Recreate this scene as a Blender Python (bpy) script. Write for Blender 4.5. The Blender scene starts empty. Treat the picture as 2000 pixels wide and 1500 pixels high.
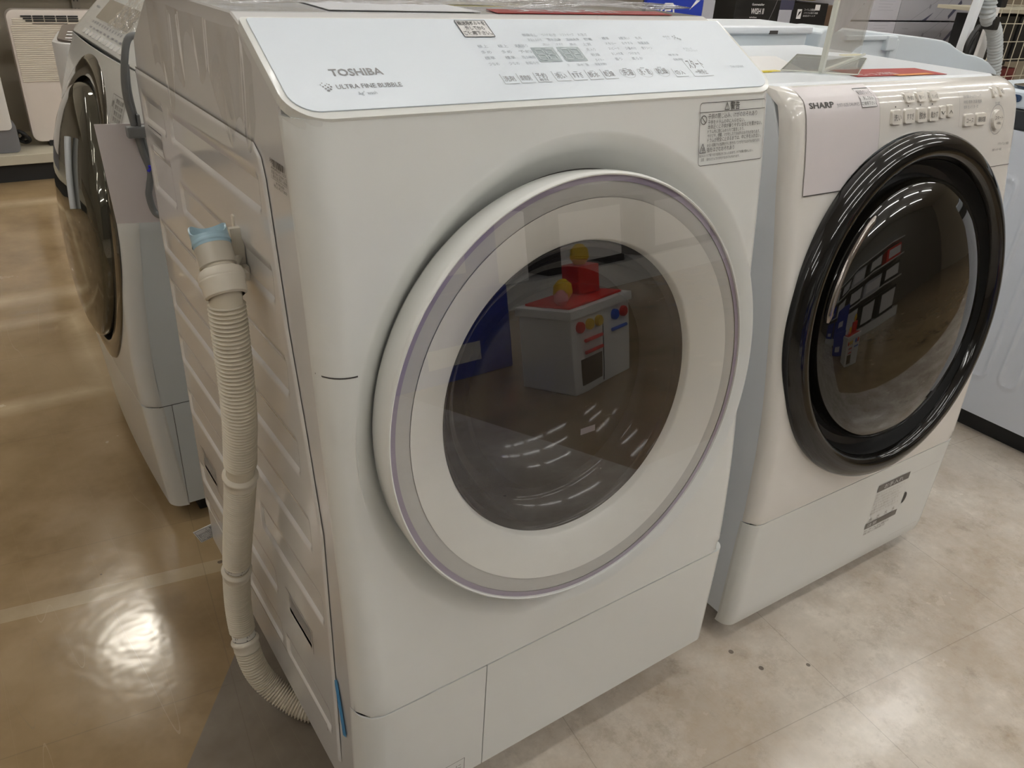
import bpy, bmesh, math, random
from mathutils import Vector, Matrix
random.seed(7)
PI = math.pi
sc = bpy.context.scene
COL = sc.collection

# ------------------------------------------------------------------ camera
cam_d = bpy.data.cameras.new('camera'); cam = bpy.data.objects.new('camera', cam_d); COL.objects.link(cam)
cam_d.sensor_fit = 'HORIZONTAL'; cam_d.sensor_width = 36.0; cam_d.lens = 1542.55 / 2000 * 36.0
cam_d.clip_start = 0.02; cam_d.clip_end = 100
R = Matrix(((0.82288562, 0.23344731, -0.51803629), (-0.5653878, 0.4271117, -0.70562896), (0.05653218, 0.87354333, 0.48345234)))
cam.matrix_world = Matrix.Translation((-0.23229, -0.55790, 1.03703)) @ R.to_4x4()
sc.camera = cam
# ------------------------------------------------------------------ world, colour management
w = bpy.data.worlds.new('world'); sc.world = w; w.use_nodes = True
w.node_tree.nodes['Background'].inputs[0].default_value = (0.95, 0.93, 0.88, 1)
w.node_tree.nodes['Background'].inputs[1].default_value = 0.5
sc.view_settings.view_transform = 'Standard'; sc.view_settings.look = 'None'
sc.view_settings.exposure = 0.03; sc.view_settings.gamma = 1.0; sc.view_settings.use_curve_mapping = False
TUBE_POWER = 24.0      # emission of the fluorescent tubes
SPOT_POWER = 60.0
CEIL = 3.0
FL = -0.025           # floor level; the washers' covers hang a little above it

# ------------------------------------------------------------------ materials
MATS = {}
def mat(name, col, rough=0.4, metal=0.0, coat=0.0, emit=None, es=0.0, ior=1.5, spec=0.5, bump=0.0, bscale=40.0, alpha=None, var=0.0, vscale=6.0):
    if name in MATS: return MATS[name]
    m = bpy.data.materials.new(name); m.use_nodes = True; nt = m.node_tree; b = nt.nodes['Principled BSDF']
    b.inputs['Base Color'].default_value = (*col, 1); b.inputs['Roughness'].default_value = rough
    b.inputs['Metallic'].default_value = metal; b.inputs['IOR'].default_value = ior
    b.inputs['Coat Weight'].default_value = coat; b.inputs['Coat Roughness'].default_value = 0.03
    b.inputs['Specular IOR Level'].default_value = spec
    if emit: b.inputs['Emission Color'].default_value = (*emit, 1); b.inputs['Emission Strength'].default_value = es
    tc = nt.nodes.new('ShaderNodeTexCoord')
    n = nt.nodes.new('ShaderNodeTexNoise'); n.inputs['Scale'].default_value = vscale if var else bscale; n.inputs['Detail'].default_value = 3
    nt.links.new(tc.outputs['Object'], n.inputs['Vector'])
    v = max(var, 0.012)
    mx = nt.nodes.new('ShaderNodeMix'); mx.data_type = 'RGBA'
    mx.inputs['A'].default_value = (*[c * (1 - v) for c in col], 1); mx.inputs['B'].default_value = (*[min(1, c * (1 + v)) for c in col], 1)
    nt.links.new(n.outputs['Fac'], mx.inputs['Factor']); nt.links.new(mx.outputs['Result'], b.inputs['Base Color'])
    if bump:
        n2 = nt.nodes.new('ShaderNodeTexNoise'); n2.inputs['Scale'].default_value = bscale; n2.inputs['Detail'].default_value = 2
        nt.links.new(tc.outputs['Object'], n2.inputs['Vector'])
        bp = nt.nodes.new('ShaderNodeBump'); bp.inputs['Strength'].default_value = bump; bp.inputs['Distance'].default_value = 0.01
        nt.links.new(n2.outputs['Fac'], bp.inputs['Height']); nt.links.new(bp.outputs['Normal'], b.inputs['Normal'])
    MATS[name] = m
    return m
def clear(name, tint=(1, 1, 1), ior=1.5, rough=0.0, bump=0.0, bscale=20.0, haze=0.0, hazecol=(.9, .92, .95)):
    """thin clear sheet: see-through plus Fresnel reflection"""
    if name in MATS: return MATS[name]
    m = bpy.data.materials.new(name); m.use_nodes = True; nt = m.node_tree; nt.nodes.remove(nt.nodes['Principled BSDF'])
    out = nt.nodes['Material Output']
    tr = nt.nodes.new('ShaderNodeBsdfTransparent'); tr.inputs[0].default_value = (*tint, 1)
    gl = nt.nodes.new('ShaderNodeBsdfGlossy'); gl.inputs['Roughness'].default_value = rough; gl.inputs['Color'].default_value = (1, 1, 1, 1)
    fr = nt.nodes.new('ShaderNodeFresnel'); fr.inputs['IOR'].default_value = ior
    geo = nt.nodes.new('ShaderNodeNewGeometry'); mi = nt.nodes.new('ShaderNodeMix'); mi.data_type = 'FLOAT'; mi.inputs['A'].default_value = ior; mi.inputs['B'].default_value = 1 / ior
    nt.links.new(geo.outputs['Backfacing'], mi.inputs['Factor']); nt.links.new(mi.outputs['Result'], fr.inputs['IOR'])
    mixs = nt.nodes.new('ShaderNodeMixShader')
    a = tr
    if haze:
        df = nt.nodes.new('ShaderNodeBsdfDiffuse'); df.inputs[0].default_value = (*hazecol, 1)
        mh = nt.nodes.new('ShaderNodeMixShader'); mh.inputs[0].default_value = haze
        nt.links.new(tr.outputs[0], mh.inputs[1]); nt.links.new(df.outputs[0], mh.inputs[2]); a = mh
    if bump:
        tc = nt.nodes.new('ShaderNodeTexCoord'); n2 = nt.nodes.new('ShaderNodeTexNoise'); n2.inputs['Scale'].default_value = bscale; n2.inputs['Detail'].default_value = 3
        mp = nt.nodes.new('ShaderNodeMapping'); mp.inputs['Scale'].default_value = (1, 2.2, 1)
        nt.links.new(tc.outputs['Object'], mp.inputs[0]); nt.links.new(mp.outputs[0], n2.inputs['Vector'])
        bp = nt.nodes.new('ShaderNodeBump'); bp.inputs['Strength'].default_value = bump; bp.inputs['Distance'].default_value = 0.02
        nt.links.new(n2.outputs['Fac'], bp.inputs['Height']); nt.links.new(bp.outputs['Normal'], gl.inputs['Normal']); nt.links.new(bp.outputs['Normal'], fr.inputs['Normal'])
    nt.links.new(fr.outputs[0], mixs.inputs[0]); nt.links.new(a.outputs[0], mixs.inputs[1]); nt.links.new(gl.outputs[0], mixs.inputs[2])
    nt.links.new(mixs.outputs[0], out.inputs[0])
    MATS[name] = m
    return m

WHITE = mat('white_enamel', (0.765, 0.775, 0.745), 0.22, coat=0.2)
WHITE2 = mat('white_plastic', (0.75, 0.755, 0.73), 0.26, coat=0.15)
SIDE = mat('painted_steel_side', (0.70, 0.69, 0.675), 0.09, coat=0.6)
CREAM = mat('cream_gloss_plastic', (0.76, 0.735, 0.69), 0.16, coat=0.4)
PINKISH = mat('pinkish_white_plastic', (0.70, 0.655, 0.66), 0.3)
COOLW = mat('cool_white_plastic', (0.80, 0.84, 0.88), 0.3)
SEAM = mat('shadow_gap_grey', (0.06, 0.055, 0.05), 0.7)
GREYINK = mat('grey_ink', (0.24, 0.24, 0.25), 0.5)
PALEINK = mat('pale_grey_ink', (0.40, 0.44, 0.48), 0.5)
BLACKINK = mat('black_ink', (0.02, 0.02, 0.02), 0.5)
DARKINK = mat('dark_ink', (0.055, 0.05, 0.045), 0.5)
BLACK = mat('black_gloss', (0.008, 0.008, 0.008), 0.08, coat=0.5)
MATBLACK = mat('matt_black', (0.012, 0.012, 0.012), 0.5)
HOSE = mat('hose_ivory', (0.64, 0.58, 0.46), 0.35, coat=0.1, var=0.07, vscale=18)
HOSE2 = mat('collar_ivory', (0.68, 0.63, 0.53), 0.35)
BLUECAP = mat('pale_blue_plastic', (0.36, 0.53, 0.62), 0.3)
TAPE = mat('blue_tape', (0.05, 0.27, 0.55), 0.5)
GREYCABLE = mat('grey_cable', (0.16, 0.165, 0.165), 0.4)
RED = mat('red_print', (0.36, 0.022, 0.018), 0.45)
ORANGE = mat('orange_print', (0.65, 0.25, 0.04), 0.45)
YELLOW = mat('yellow_print', (0.65, 0.52, 0.03), 0.45)
PAPER = mat('white_paper', (0.78, 0.77, 0.76), 0.6)
GPAPER = mat('grey_paper', (0.66, 0.61, 0.61), 0.6)
CHROME = mat('smoked_chrome', (0.30, 0.27, 0.25), 0.12, metal=0.9)
BLUE = mat('blue_plastic', (0.02, 0.045, 0.36), 0.35)

# ------------------------------------------------------------------ mesh helper
class MB:
    def __init__(s): s.v = []; s.f = []; s.sm = []; s.mi = []; s.mats = []; s.cur = 0
    def use(s, m):
        if m not in s.mats: s.mats.append(m)
        s.cur = s.mats.index(m); return s
    def add(s, vs, fs, smooth=False):
        o = len(s.v); s.v += [tuple(p) for p in vs]
        for f in fs: s.f.append(tuple(o + i for i in f)); s.sm.append(smooth); s.mi.append(s.cur)
        return s
    def bm(s, b, smooth=False, M=None):
        if M is not None: bmesh.ops.transform(b, matrix=M, verts=b.verts)
        b.verts.index_update()
        s.add([v.co[:] for v in b.verts], [[v.index for v in f.verts] for f in b.faces], smooth); b.free(); return s
    def box(s, lo, hi, bev=0.0, seg=2, M=None, smooth=False):
        b = bmesh.new(); bmesh.ops.create_cube(b, size=1)
        for v in b.verts:
            v.co = Vector([lo[i] + (hi[i] - lo[i]) * (v.co[i] + .5) for i in range(3)])
        if bev: bmesh.ops.bevel(b, geom=b.edges[:], offset=bev, segments=seg, profile=.6, affect='EDGES', clamp_overlap=True)
        return s.bm(b, smooth, M)
    def prism(s, poly, frame, depth, bev=0.0, seg=2, smooth=False, drop=None):
        """poly: 2-D points; frame=(origin,u,v,n); extruded along n by depth"""
        o, u, v, n = [Vector(t) for t in frame]
        b = bmesh.new(); a = [b.verts.new(o + u * p[0] + v * p[1]) for p in poly]; c = [b.verts.new(o + u * p[0] + v * p[1] + n * depth) for p in poly]
        k = len(poly); b.faces.new(a); b.faces.new(c[::-1])
        for i in range(k): b.faces.new([a[i], c[i], c[(i + 1) % k], a[(i + 1) % k]])
        bmesh.ops.recalc_face_normals(b, faces=b.faces[:])
        if bev: bmesh.ops.bevel(b, geom=b.edges[:], offset=bev, segments=seg, profile=.6, affect='EDGES', clamp_overlap=True)
        if drop: bmesh.ops.delete(b, geom=[f for f in b.faces if drop(f.calc_center_median(), f.normal)], context='FACES')
        return s.bm(b, smooth)
    def lathe(s, prof, frame, n=96, smooth=True, a0=0.0, a1=2 * PI, closed=False):
        """prof: (r,h); frame=(origin,u,v,axis)"""
        o, u, v, ax = [Vector(t) for t in frame]; full = abs(a1 - a0 - 2 * PI) < 1e-6
        k = n if full else n + 1; P = list(prof) + ([prof[0]] if closed else [])
        vs = []
        for r, h in P:
            for i in range(k):
                t = a0 + (a1 - a0) * i / n; vs.append(o + u * (r * math.cos(t)) + v * (r * math.sin(t)) + ax * h)
        fs = []
        for j in range(len(P) - 1):
            for i in range(n):
                i2 = (i + 1) % k if full else i + 1
                fs.append((j * k + i, j * k + i2, (j + 1) * k + i2, (j + 1) * k + i))
        return s.add(vs, fs, smooth)
    def tube(s, pts, rad, n=16, caps=True, smooth=True):
        pts = [Vector(p) for p in pts]; k = len(pts); rr = rad if hasattr(rad, '__len__') else [rad] * k
        T = [(pts[min(i + 1, k - 1)] - pts[max(i - 1, 0)]).normalized() for i in range(k)]
        up = Vector((0, 0, 1)) if abs(T[0].z) < .9 else Vector((1, 0, 0)); u = T[0].cross(up).normalized()
        vs = []; fs = []
        for i in range(k):
            u = (u - T[i] * u.dot(T[i])).normalized(); v = T[i].cross(u)
            for j in range(n):
                t = 2 * PI * j / n; vs.append(pts[i] + (u * math.cos(t) + v * math.sin(t)) * rr[i])
        for i in range(k - 1):
            for j in range(n):
                j2 = (j + 1) % n; fs.append((i * n + j, i * n + j2, (i + 1) * n + j2, (i + 1) * n + j))
        if caps: fs.append(tuple(range(n))[::-1]); fs.append(tuple((k - 1) * n + j for j in range(n)))
        return s.add(vs, fs, smooth)
    def grid(s, fn, nu, nv, smooth=True):
        vs = [fn(i / nu, j / nv) for j in range(nv + 1) for i in range(nu + 1)]
        fs = [(j * (nu + 1) + i, j * (nu + 1) + i + 1, (j + 1) * (nu + 1) + i + 1, (j + 1) * (nu + 1) + i) for j in range(nv) for i in range(nu)]
        return s.add(vs, fs, smooth)
    def quad(s, fn, x0, y0, x1, y1):
        """flat thin rectangle through fn(x,y)"""
        return s.add([fn(x0, y0), fn(x1, y0), fn(x1, y1), fn(x0, y1)], [(0, 1, 2, 3)])
    def line(s, fn, x0, y0, x1, y1, w):
        d = Vector((x1 - x0, y1 - y0)); L = d.length or 1; nx, ny = -d.y / L * w / 2, d.x / L * w / 2
        n = max(1, min(24, int(L / .008))); vs = []
        for k in range(n + 1):
            x, y = x0 + d.x * k / n, y0 + d.y * k / n; vs += [fn(x - nx, y - ny), fn(x + nx, y + ny)]
        return s.add(vs, [(2 * k, 2 * k + 2, 2 * k + 3, 2 * k + 1) for k in range(n)])
    def text(s, body, fn, x, y, h, width=None, align='L', shear=0.0, bold=0.0):
        """writing laid on a surface fn(x,y); x,y baseline start; h = cap height; width = forced width"""
        c = bpy.data.curves.new('t', 'FONT'); c.body = body; c.resolution_u = 2; c.shear = shear; c.offset = bold
        o = bpy.data.objects.new('t', c); COL.objects.link(o)
        bpy.context.view_layer.update()
        m = bpy.data.meshes.new_from_object(o.evaluated_get(bpy.context.evaluated_depsgraph_get()))
        if len(m.vertices):
            xs = [v.co.x for v in m.vertices]; x0, x1 = min(xs), max(xs); k = h / 0.7; kx = (width / (x1 - x0)) if width else k
            W = (x1 - x0) * kx; ox = x - (W / 2 if align == 'C' else W if align == 'R' else 0)
            s.add([fn(ox + (v.co.x - x0) * kx, y + v.co.y * k) for v in m.vertices], [tuple(p.vertices) for p in m.polygons])
        bpy.data.objects.remove(o); bpy.data.curves.remove(c); bpy.data.meshes.remove(m)
        return s
    def build(s, name, m=None, parent=None, label=None, sharp=38):
        if m is not None and not s.mats: s.mats = [m]
        me = bpy.data.meshes.new(name); me.from_pydata(s.v, [], s.f); me.update()
        for q in s.mats: me.materials.append(q)
        me.polygons.foreach_set('use_smooth', s.sm); me.polygons.foreach_set('material_index', s.mi); me.update()
        if any(s.sm): me.set_sharp_from_angle(angle=math.radians(sharp))
        o = bpy.data.objects.new(name, me); COL.objects.link(o)
        if parent: o.parent = parent
        if label: o['label'] = label
        return o
def thing(name, label, cat, loc=(0, 0, 0), rz=0.0, group=None):
    o = bpy.data.objects.new(name, None); COL.objects.link(o); o.location = loc; o.rotation_euler = (0, 0, rz)
    o.empty_display_size = .05
    return tag(o, label, cat, group)
def tag(o, label, cat, group=None):
    o['label'] = label; o['category'] = cat
    if group: o['group'] = group
    return o
def struct(o): o['kind'] = 'structure'; return o
def clone(root, loc, rz=None):
    def cp(o, par):
        c = o.copy(); COL.objects.link(c); c.parent = par
        for ch in [q for q in bpy.data.objects if q.parent == o]: cp(ch, c)
        return c
    c = cp(root, None); c.location = loc
    if rz is not None: c.rotation_euler = (0, 0, rz)
    return c
def rrect(x0, y0, x1, y1, r, n=6, rs=None):
    rs = rs or (r, r, r, r); P = []
    for (cx, cy, a), q in zip(((x0, y0, PI), (x1, y0, 1.5 * PI), (x1, y1, 0), (x0, y1, .5 * PI)), rs):
        sx = 1 if cx == x0 else -1; sy = 1 if cy == y0 else -1
        for i in range(n + 1):
            t = a + .5 * PI * i / n; P.append((cx + sx * q + q * math.cos(t), cy + sy * q + q * math.sin(t)))
    return P
def interp(x, xs, ys):
    if x <= xs[0]: return ys[0]
    for i in range(1, len(xs)):
        if x <= xs[i]: return ys[i - 1] + (ys[i] - ys[i - 1]) * (x - xs[i - 1]) / (xs[i] - xs[i - 1])
    return ys[-1]
def smooth_prof(zs, ys):
    """Catmull-Rom through the points"""
    def f(z):
        if z <= zs[0]: return ys[0]
        if z >= zs[-1]: return ys[-1]
        i = max(j for j in range(len(zs) - 1) if zs[j] <= z)
        sl = lambda a: (ys[min(a + 1, len(zs) - 1)] - ys[max(a - 1, 0)]) / (zs[min(a + 1, len(zs) - 1)] - zs[max(a - 1, 0)])
        h = zs[i + 1] - zs[i]; t = (z - zs[i]) / h; m0, m1 = sl(i) * h, sl(i + 1) * h
        return (2 * t**3 - 3 * t**2 + 1) * ys[i] + (t**3 - 2 * t**2 + t) * m0 + (-2 * t**3 + 3 * t**2) * ys[i + 1] + (t**3 - t**2) * m1
    return f
def edge_round(x, W, rc):
    d = max(0, min(x, W - x))
    if d >= rc: return 0.0
    q = rc - max(d, 0); return rc - math.sqrt(max(rc * rc - q * q, 0))
def front_shell(W, z0, z1, prof, rc, circ, dish, nang=256, rings=44, bow=0.0):
    """front panel: rectangle W x [z0,z1] following prof(z), rounded at both sides, dished inside a circle"""
    cx, cz, r0 = circ; mb = MB(); loops = []
    def lp(pts): loops.append(pts)
    angs = [2 * PI * i / nang for i in range(nang)]
    for k in (math.atan2(z1 - cz, W - cx), math.atan2(z1 - cz, -cx), math.atan2(z0 - cz, -cx) % (2 * PI), math.atan2(z0 - cz, W - cx) % (2 * PI)):
        j = min(range(nang), key=lambda i: abs(angs[i] - k)); angs[j] = k
    for r, dy in dish:
        lp([(cx + r * math.cos(a), prof(cz + r * math.sin(a)) + dy - bow * (1 - ((cx + r * math.cos(a) - W / 2) / (W / 2)) ** 2), cz + r * math.sin(a)) for a in angs])
    for k in range(1, rings + 1):
        t = math.sin(.5 * PI * k / rings) ** 1.15 if k < rings else 1.0; P = []
        for a in angs:
            c, s_ = math.cos(a), math.sin(a)
            tx = (W - cx) / c if c > 1e-9 else (-cx / c if c < -1e-9 else 1e9); tz = (z1 - cz) / s_ if s_ > 1e-9 else ((z0 - cz) / s_ if s_ < -1e-9 else 1e9)
            L = min(tx, tz); r = r0 + (L - r0) * t; x, z = cx + r * c, cz + r * s_
            P.append((x, prof(z) + edge_round(x, W, rc) - bow * (1 - ((x - W / 2) / (W / 2)) ** 2), z))
        lp(P)
    lp([(x, y + .0015, z) for x, y, z in loops[-1]])
    vs = [p for l in loops for p in l]; n = nang; fs = []
    for j in range(len(loops) - 1):
        for i in range(n): fs.append((j * n + i, j * n + (i + 1) % n, (j + 1) * n + (i + 1) % n, (j + 1) * n + i))
    return mb.add(vs, fs, True)
def patch(x0, x1, z0, z1, prof, W, rc, depth=.03, nx=24, nz=12, off=0.0, bow=0.0):
    """a cover that follows the front"""
    mb = MB(); X = [x0 + (x1 - x0) * i / nx for i in range(nx + 1)]; Z = [z0 + (z1 - z0) * j / nz for j in range(nz + 1)]
    if x0 < rc: X = sorted(set(X + [x0 + (rc - x0) * i / 10 for i in range(10)]))
    if x1 > W - rc: X = sorted(set(X + [W - rc + (x1 - W + rc) * i / 10 for i in range(10)] + [x1]))
    f = lambda x, z, d=0: (x, prof(z) + edge_round(x, W, rc) - off + d - bow * (1 - ((x - W / 2) / (W / 2)) ** 2), z)
    nX = len(X); vs = [f(x, z) for z in Z for x in X]
    fs = [(j * nX + i, j * nX + i + 1, (j + 1) * nX + i + 1, (j + 1) * nX + i) for j in range(len(Z) - 1) for i in range(nX - 1)]
    mb.add(vs, fs, True)
    B = [(x, Z[0]) for x in X] + [(X[-1], z) for z in Z] + [(x, Z[-1]) for x in X[::-1]] + [(X[0], z) for z in Z[::-1]]
    cx, cz = (x0 + x1) / 2, (z0 + z1) / 2
    a = [f(x, z) for x, z in B]; c = [f(x, z, depth) for x, z in B]; k = len(B)
    mb.add(a + c, [(i, k + i, k + (i + 1) % k, (i + 1) % k) for i in range(k)], False)
    return mb
def densify(poly, n):
    out = []
    for i in range(len(poly)):
        a, b = poly[i], poly[(i + 1) % len(poly)]
        for k in range(n): out.append((a[0] + (b[0] - a[0]) * k / n, a[1] + (b[1] - a[1]) * k / n))
    return out
def path(pts, n=12):
    """Catmull-Rom through 3-D points"""
    P = [Vector(p) for p in pts]; P = [P[0] * 2 - P[1]] + P + [P[-1] * 2 - P[-2]]; out = []
    for i in range(1, len(P) - 2):
        for k in range(n):
            t = k / n; a, b, c, d = P[i - 1:i + 3]
            out.append(.5 * ((2 * b) + (c - a) * t + (2 * a - 5 * b + 4 * c - d) * t * t + (3 * b - a - 3 * c + d) * t**3))
    out.append(P[-2]); return out

# ================================================================== THE SETTING
def floor_material():
    m = bpy.data.materials.new('waxed_floor_tiles'); m.use_nodes = True; nt = m.node_tree; b = nt.nodes['Principled BSDF']; N = nt.nodes.new; L = nt.links.new
    tc = N('ShaderNodeTexCoord'); sep = N('ShaderNodeSeparateXYZ'); L(tc.outputs['Object'], sep.inputs[0])
    def noise(scale, det=4, rough=.6, vec=None):
        n = N('ShaderNodeTexNoise'); n.inputs['Scale'].default_value = scale; n.inputs['Detail'].default_value = det; n.inputs['Roughness'].default_value = rough
        L(vec or tc.outputs['Object'], n.inputs['Vector']); return n
    def math_(op, a, bb=None, c=None):
        n = N('ShaderNodeMath'); n.operation = op
        for i, q in enumerate((a, bb, c)):
            if q is None: continue
            if isinstance(q, (int, float)): n.inputs[i].default_value = q
            else: L(q, n.inputs[i])
        return n.outputs[0]
    def ramp(fac, p0, c0, p1, c1):
        r = N('ShaderNodeValToRGB'); r.color_ramp.elements[0].position = p0; r.color_ramp.elements[0].color = (*c0, 1)
        r.color_ramp.elements[1].position = p1; r.color_ramp.elements[1].color = (*c1, 1); L(fac, r.inputs[0]); return r.outputs[0]
    def mix(f, a, c, mode='MIX'):
        n = N('ShaderNodeMix'); n.data_type = 'RGBA'; n.blend_type = mode
        if isinstance(f, (int, float)): n.inputs['Factor'].default_value = f
        else: L(f, n.inputs['Factor'])
        for k, q in (('A', a), ('B', c)):
            if isinstance(q, tuple): n.inputs[k].default_value = (*q, 1)
            else: L(q, n.inputs[k])
        return n.outputs['Result']
    big = noise(1.1, 3); mid = noise(5.5, 5); fine = noise(38, 4, .7)
    grey = mix(ramp(mid.outputs['Fac'], .3, (0, 0, 0), .7, (1, 1, 1)), (0.55, 0.48, 0.40), (0.80, 0.73, 0.64))
    stain = noise(2.6, 7, .72); grey = mix(ramp(stain.outputs['Fac'], .45, (0, 0, 0), .62, (.72, .72, .72)), grey, (0.40, 0.31, 0.215))
    grime = noise(14, 9, .78); grey = mix(ramp(grime.outputs['Fac'], .54, (0, 0, 0), .66, (.42, .42, .42)), grey, (0.26, 0.20, 0.14))
    grey = mix(ramp(fine.outputs['Fac'], .35, (0, 0, 0), .65, (.5, .5, .5)), grey, (0.54, 0.49, 0.42))
    tan = mix(ramp(mid.outputs['Fac'], .3, (0, 0, 0), .7, (1, 1, 1)), (0.195, 0.128, 0.058), (0.335, 0.23, 0.12))
    tan = mix(ramp(big.outputs['Fac'], .4, (0, 0, 0), .62, (.8, .8, .8)), tan, (0.37, 0.265, 0.145))
    # tan lane: left of an oblique inlay edge; also a tan lane in the front aisle
    # line through (-.049,.425) and (-.168,.261)
    d1 = math_('SUBTRACT', math_('MULTIPLY', math_('SUBTRACT', sep.outputs['X'], -0.049), 0.164), math_('MULTIPLY', math_('SUBTRACT', sep.outputs['Y'], 0.425), 0.119))
    back = math_('LESS_THAN', d1, 0.0)
    left = math_('LESS_THAN', sep.outputs['X'], 0.75)
    # front lane: beyond the line (1.057,-1.368)-(1.123,-.894)
    front = math_('MULTIPLY', math_('GREATER_THAN', math_('SUBTRACT', sep.outputs['X'], math_('MULTIPLY', sep.outputs['Y'], .139)), 1.247), math_('LESS_THAN', sep.outputs['Y'], -0.85))
    isback = math_('MULTIPLY', math_('MULTIPLY', back, left), math_('GREATER_THAN', sep.outputs['Y'], -0.4))
    f = math_('MAXIMUM', isback, front)
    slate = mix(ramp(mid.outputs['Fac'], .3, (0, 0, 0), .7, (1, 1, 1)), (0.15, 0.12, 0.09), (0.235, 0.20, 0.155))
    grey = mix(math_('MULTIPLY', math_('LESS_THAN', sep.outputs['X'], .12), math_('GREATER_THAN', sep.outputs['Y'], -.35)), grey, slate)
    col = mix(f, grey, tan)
    # worn wax outlines of a gondola that once stood here
    def rectline(cx, cy, hx, hy, wd):
        ax = math_('SUBTRACT', math_('ABSOLUTE', math_('SUBTRACT', sep.outputs['X'], cx)), hx); ay = math_('SUBTRACT', math_('ABSOLUTE', math_('SUBTRACT', sep.outputs['Y'], cy)), hy)
        mx = math_('MAXIMUM', ax, ay); return math_('MAXIMUM', math_('SUBTRACT', 1.0, math_('DIVIDE', math_('ABSOLUTE', mx), wd)), 0.0)
    r1 = rectline(-0.12, 2.75, .34, .55, .07); r2 = rectline(-.40, 1.75, .36, .26, .05)
    rl = math_('MULTIPLY', math_('MAXIMUM', r1, r2), math_('MULTIPLY', mid.outputs['Fac'], .9))
    col = mix(rl, col, (0.62, 0.50, 0.33))
    strip = math_('MULTIPLY', math_('LESS_THAN', math_('ABSOLUTE', math_('SUBTRACT', math_('ADD', sep.outputs['Y'], math_('MULTIPLY', sep.outputs['X'], .17)), .675)), .018), math_('LESS_THAN', sep.outputs['X'], .7))
    col = mix(math_('MULTIPLY', math_('MULTIPLY', strip, mid.outputs['Fac']), .5), col, (0.52, 0.45, 0.32))
    # tile joints 0.45 m
    br = N('ShaderNodeTexBrick'); br.offset = 0; br.inputs['Scale'].default_value = 1; br.inputs['Brick Width'].default_value = .45; br.inputs['Row Height'].default_value = .45; br.inputs['Mortar Size'].default_value = .0009; br.inputs['Mortar Smooth'].default_value = .3
    mp = N('ShaderNodeMapping'); mp.inputs['Rotation'].default_value = (0, 0, .12); mp.inputs['Location'].default_value = (.1, .07, 0); L(tc.outputs['Object'], mp.inputs[0]); L(mp.outputs[0], br.inputs['Vector'])
    col = mix(math_('MULTIPLY', br.outputs['Fac'], .28), col, (0.13, 0.10, 0.07))
    # scuffs, scratches and spots
    sc_ = noise(3.2, 8, .75); sp = ramp(sc_.outputs['Fac'], .60, (0, 0, 0), .68, (.35, .35, .35)); col = mix(sp, col, (0.27, 0.21, 0.14))
    vor = N('ShaderNodeTexVoronoi'); vor.inputs['Scale'].default_value = 11; L(tc.outputs['Object'], vor.inputs['Vector'])
    dots = math_('MULTIPLY', math_('LESS_THAN', vor.outputs['Distance'], .055), math_('GREATER_THAN', noise(7, 2).outputs['Fac'], .52)); col = mix(math_('MULTIPLY', dots, .75), col, (0.07, 0.05, 0.04))
    def scratch(rot, sx, th):
        mp2 = N('ShaderNodeMapping'); mp2.inputs['Rotation'].default_value = (0, 0, rot); mp2.inputs['Scale'].default_value = (sx, .22, 1); L(tc.outputs['Object'], mp2.inputs[0])
        n = noise(2.2, 1, .3, mp2.outputs[0]); return math_('LESS_THAN', math_('ABSOLUTE', math_('SUBTRACT', n.outputs['Fac'], .5)), th)
    s1 = math_('MULTIPLY', scratch(.5, 6, .0005), .15); s2 = math_('MULTIPLY', scratch(-.9, 5, .0006), .2)
    col = mix(s1, col, (0.60, 0.50, 0.36)); col = mix(s2, col, (0.20, 0.16, 0.11))
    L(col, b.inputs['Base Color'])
    rr = ramp(mid.outputs['Fac'], .3, (.13, .13, .13), .75, (.30, .30, .30)); L(rr, b.inputs['Roughness'])
    b.inputs['Coat Weight'].default_value = .25; b.inputs['Coat Roughness'].default_value = .12
    bp = N('ShaderNodeBump'); bp.inputs['Strength'].default_value = .12; bp.inputs['Distance'].default_value = .01; L(noise(9, 3).outputs['Fac'], bp.inputs['Height']); L(bp.outputs['Normal'], b.inputs['Normal']); L(bp.outputs['Normal'], b.inputs['Coat Normal'])
    return m
X0, X1, Y0, Y1 = -5.0, 9.0, -4.5, 6.5
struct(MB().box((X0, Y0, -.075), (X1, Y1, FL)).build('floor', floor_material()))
WALLM = mat('store_wall_paint', (0.42, 0.36, 0.27), .7, var=.05)
WALLD = mat('store_wall_far', (0.33, 0.29, 0.23), .7, var=.05)
CEILM = mat('ceiling_board', (0.80, 0.79, 0.76), .9, var=.04)
struct(MB().box((X0, Y0, CEIL), (X1, Y1, CEIL + .05)).build('ceiling', CEILM))
struct(MB().box((X0, Y1, FL), (X1, Y1 + .1, CEIL)).build('wall_back', WALLD))
struct(MB().box((X0, Y0 - .1, FL), (X1, Y0, CEIL)).build('wall_front', mat('store_wall_dim', (.16, .145, .12), .7, var=.1)))
struct(MB().box((X0 - .1, Y0, FL), (X0, Y1, CEIL)).build('wall_left', WALLM))
struct(MB().box((X1, Y0, FL), (X1 + .1, Y1, CEIL)).build('wall_right', WALLM))

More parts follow.
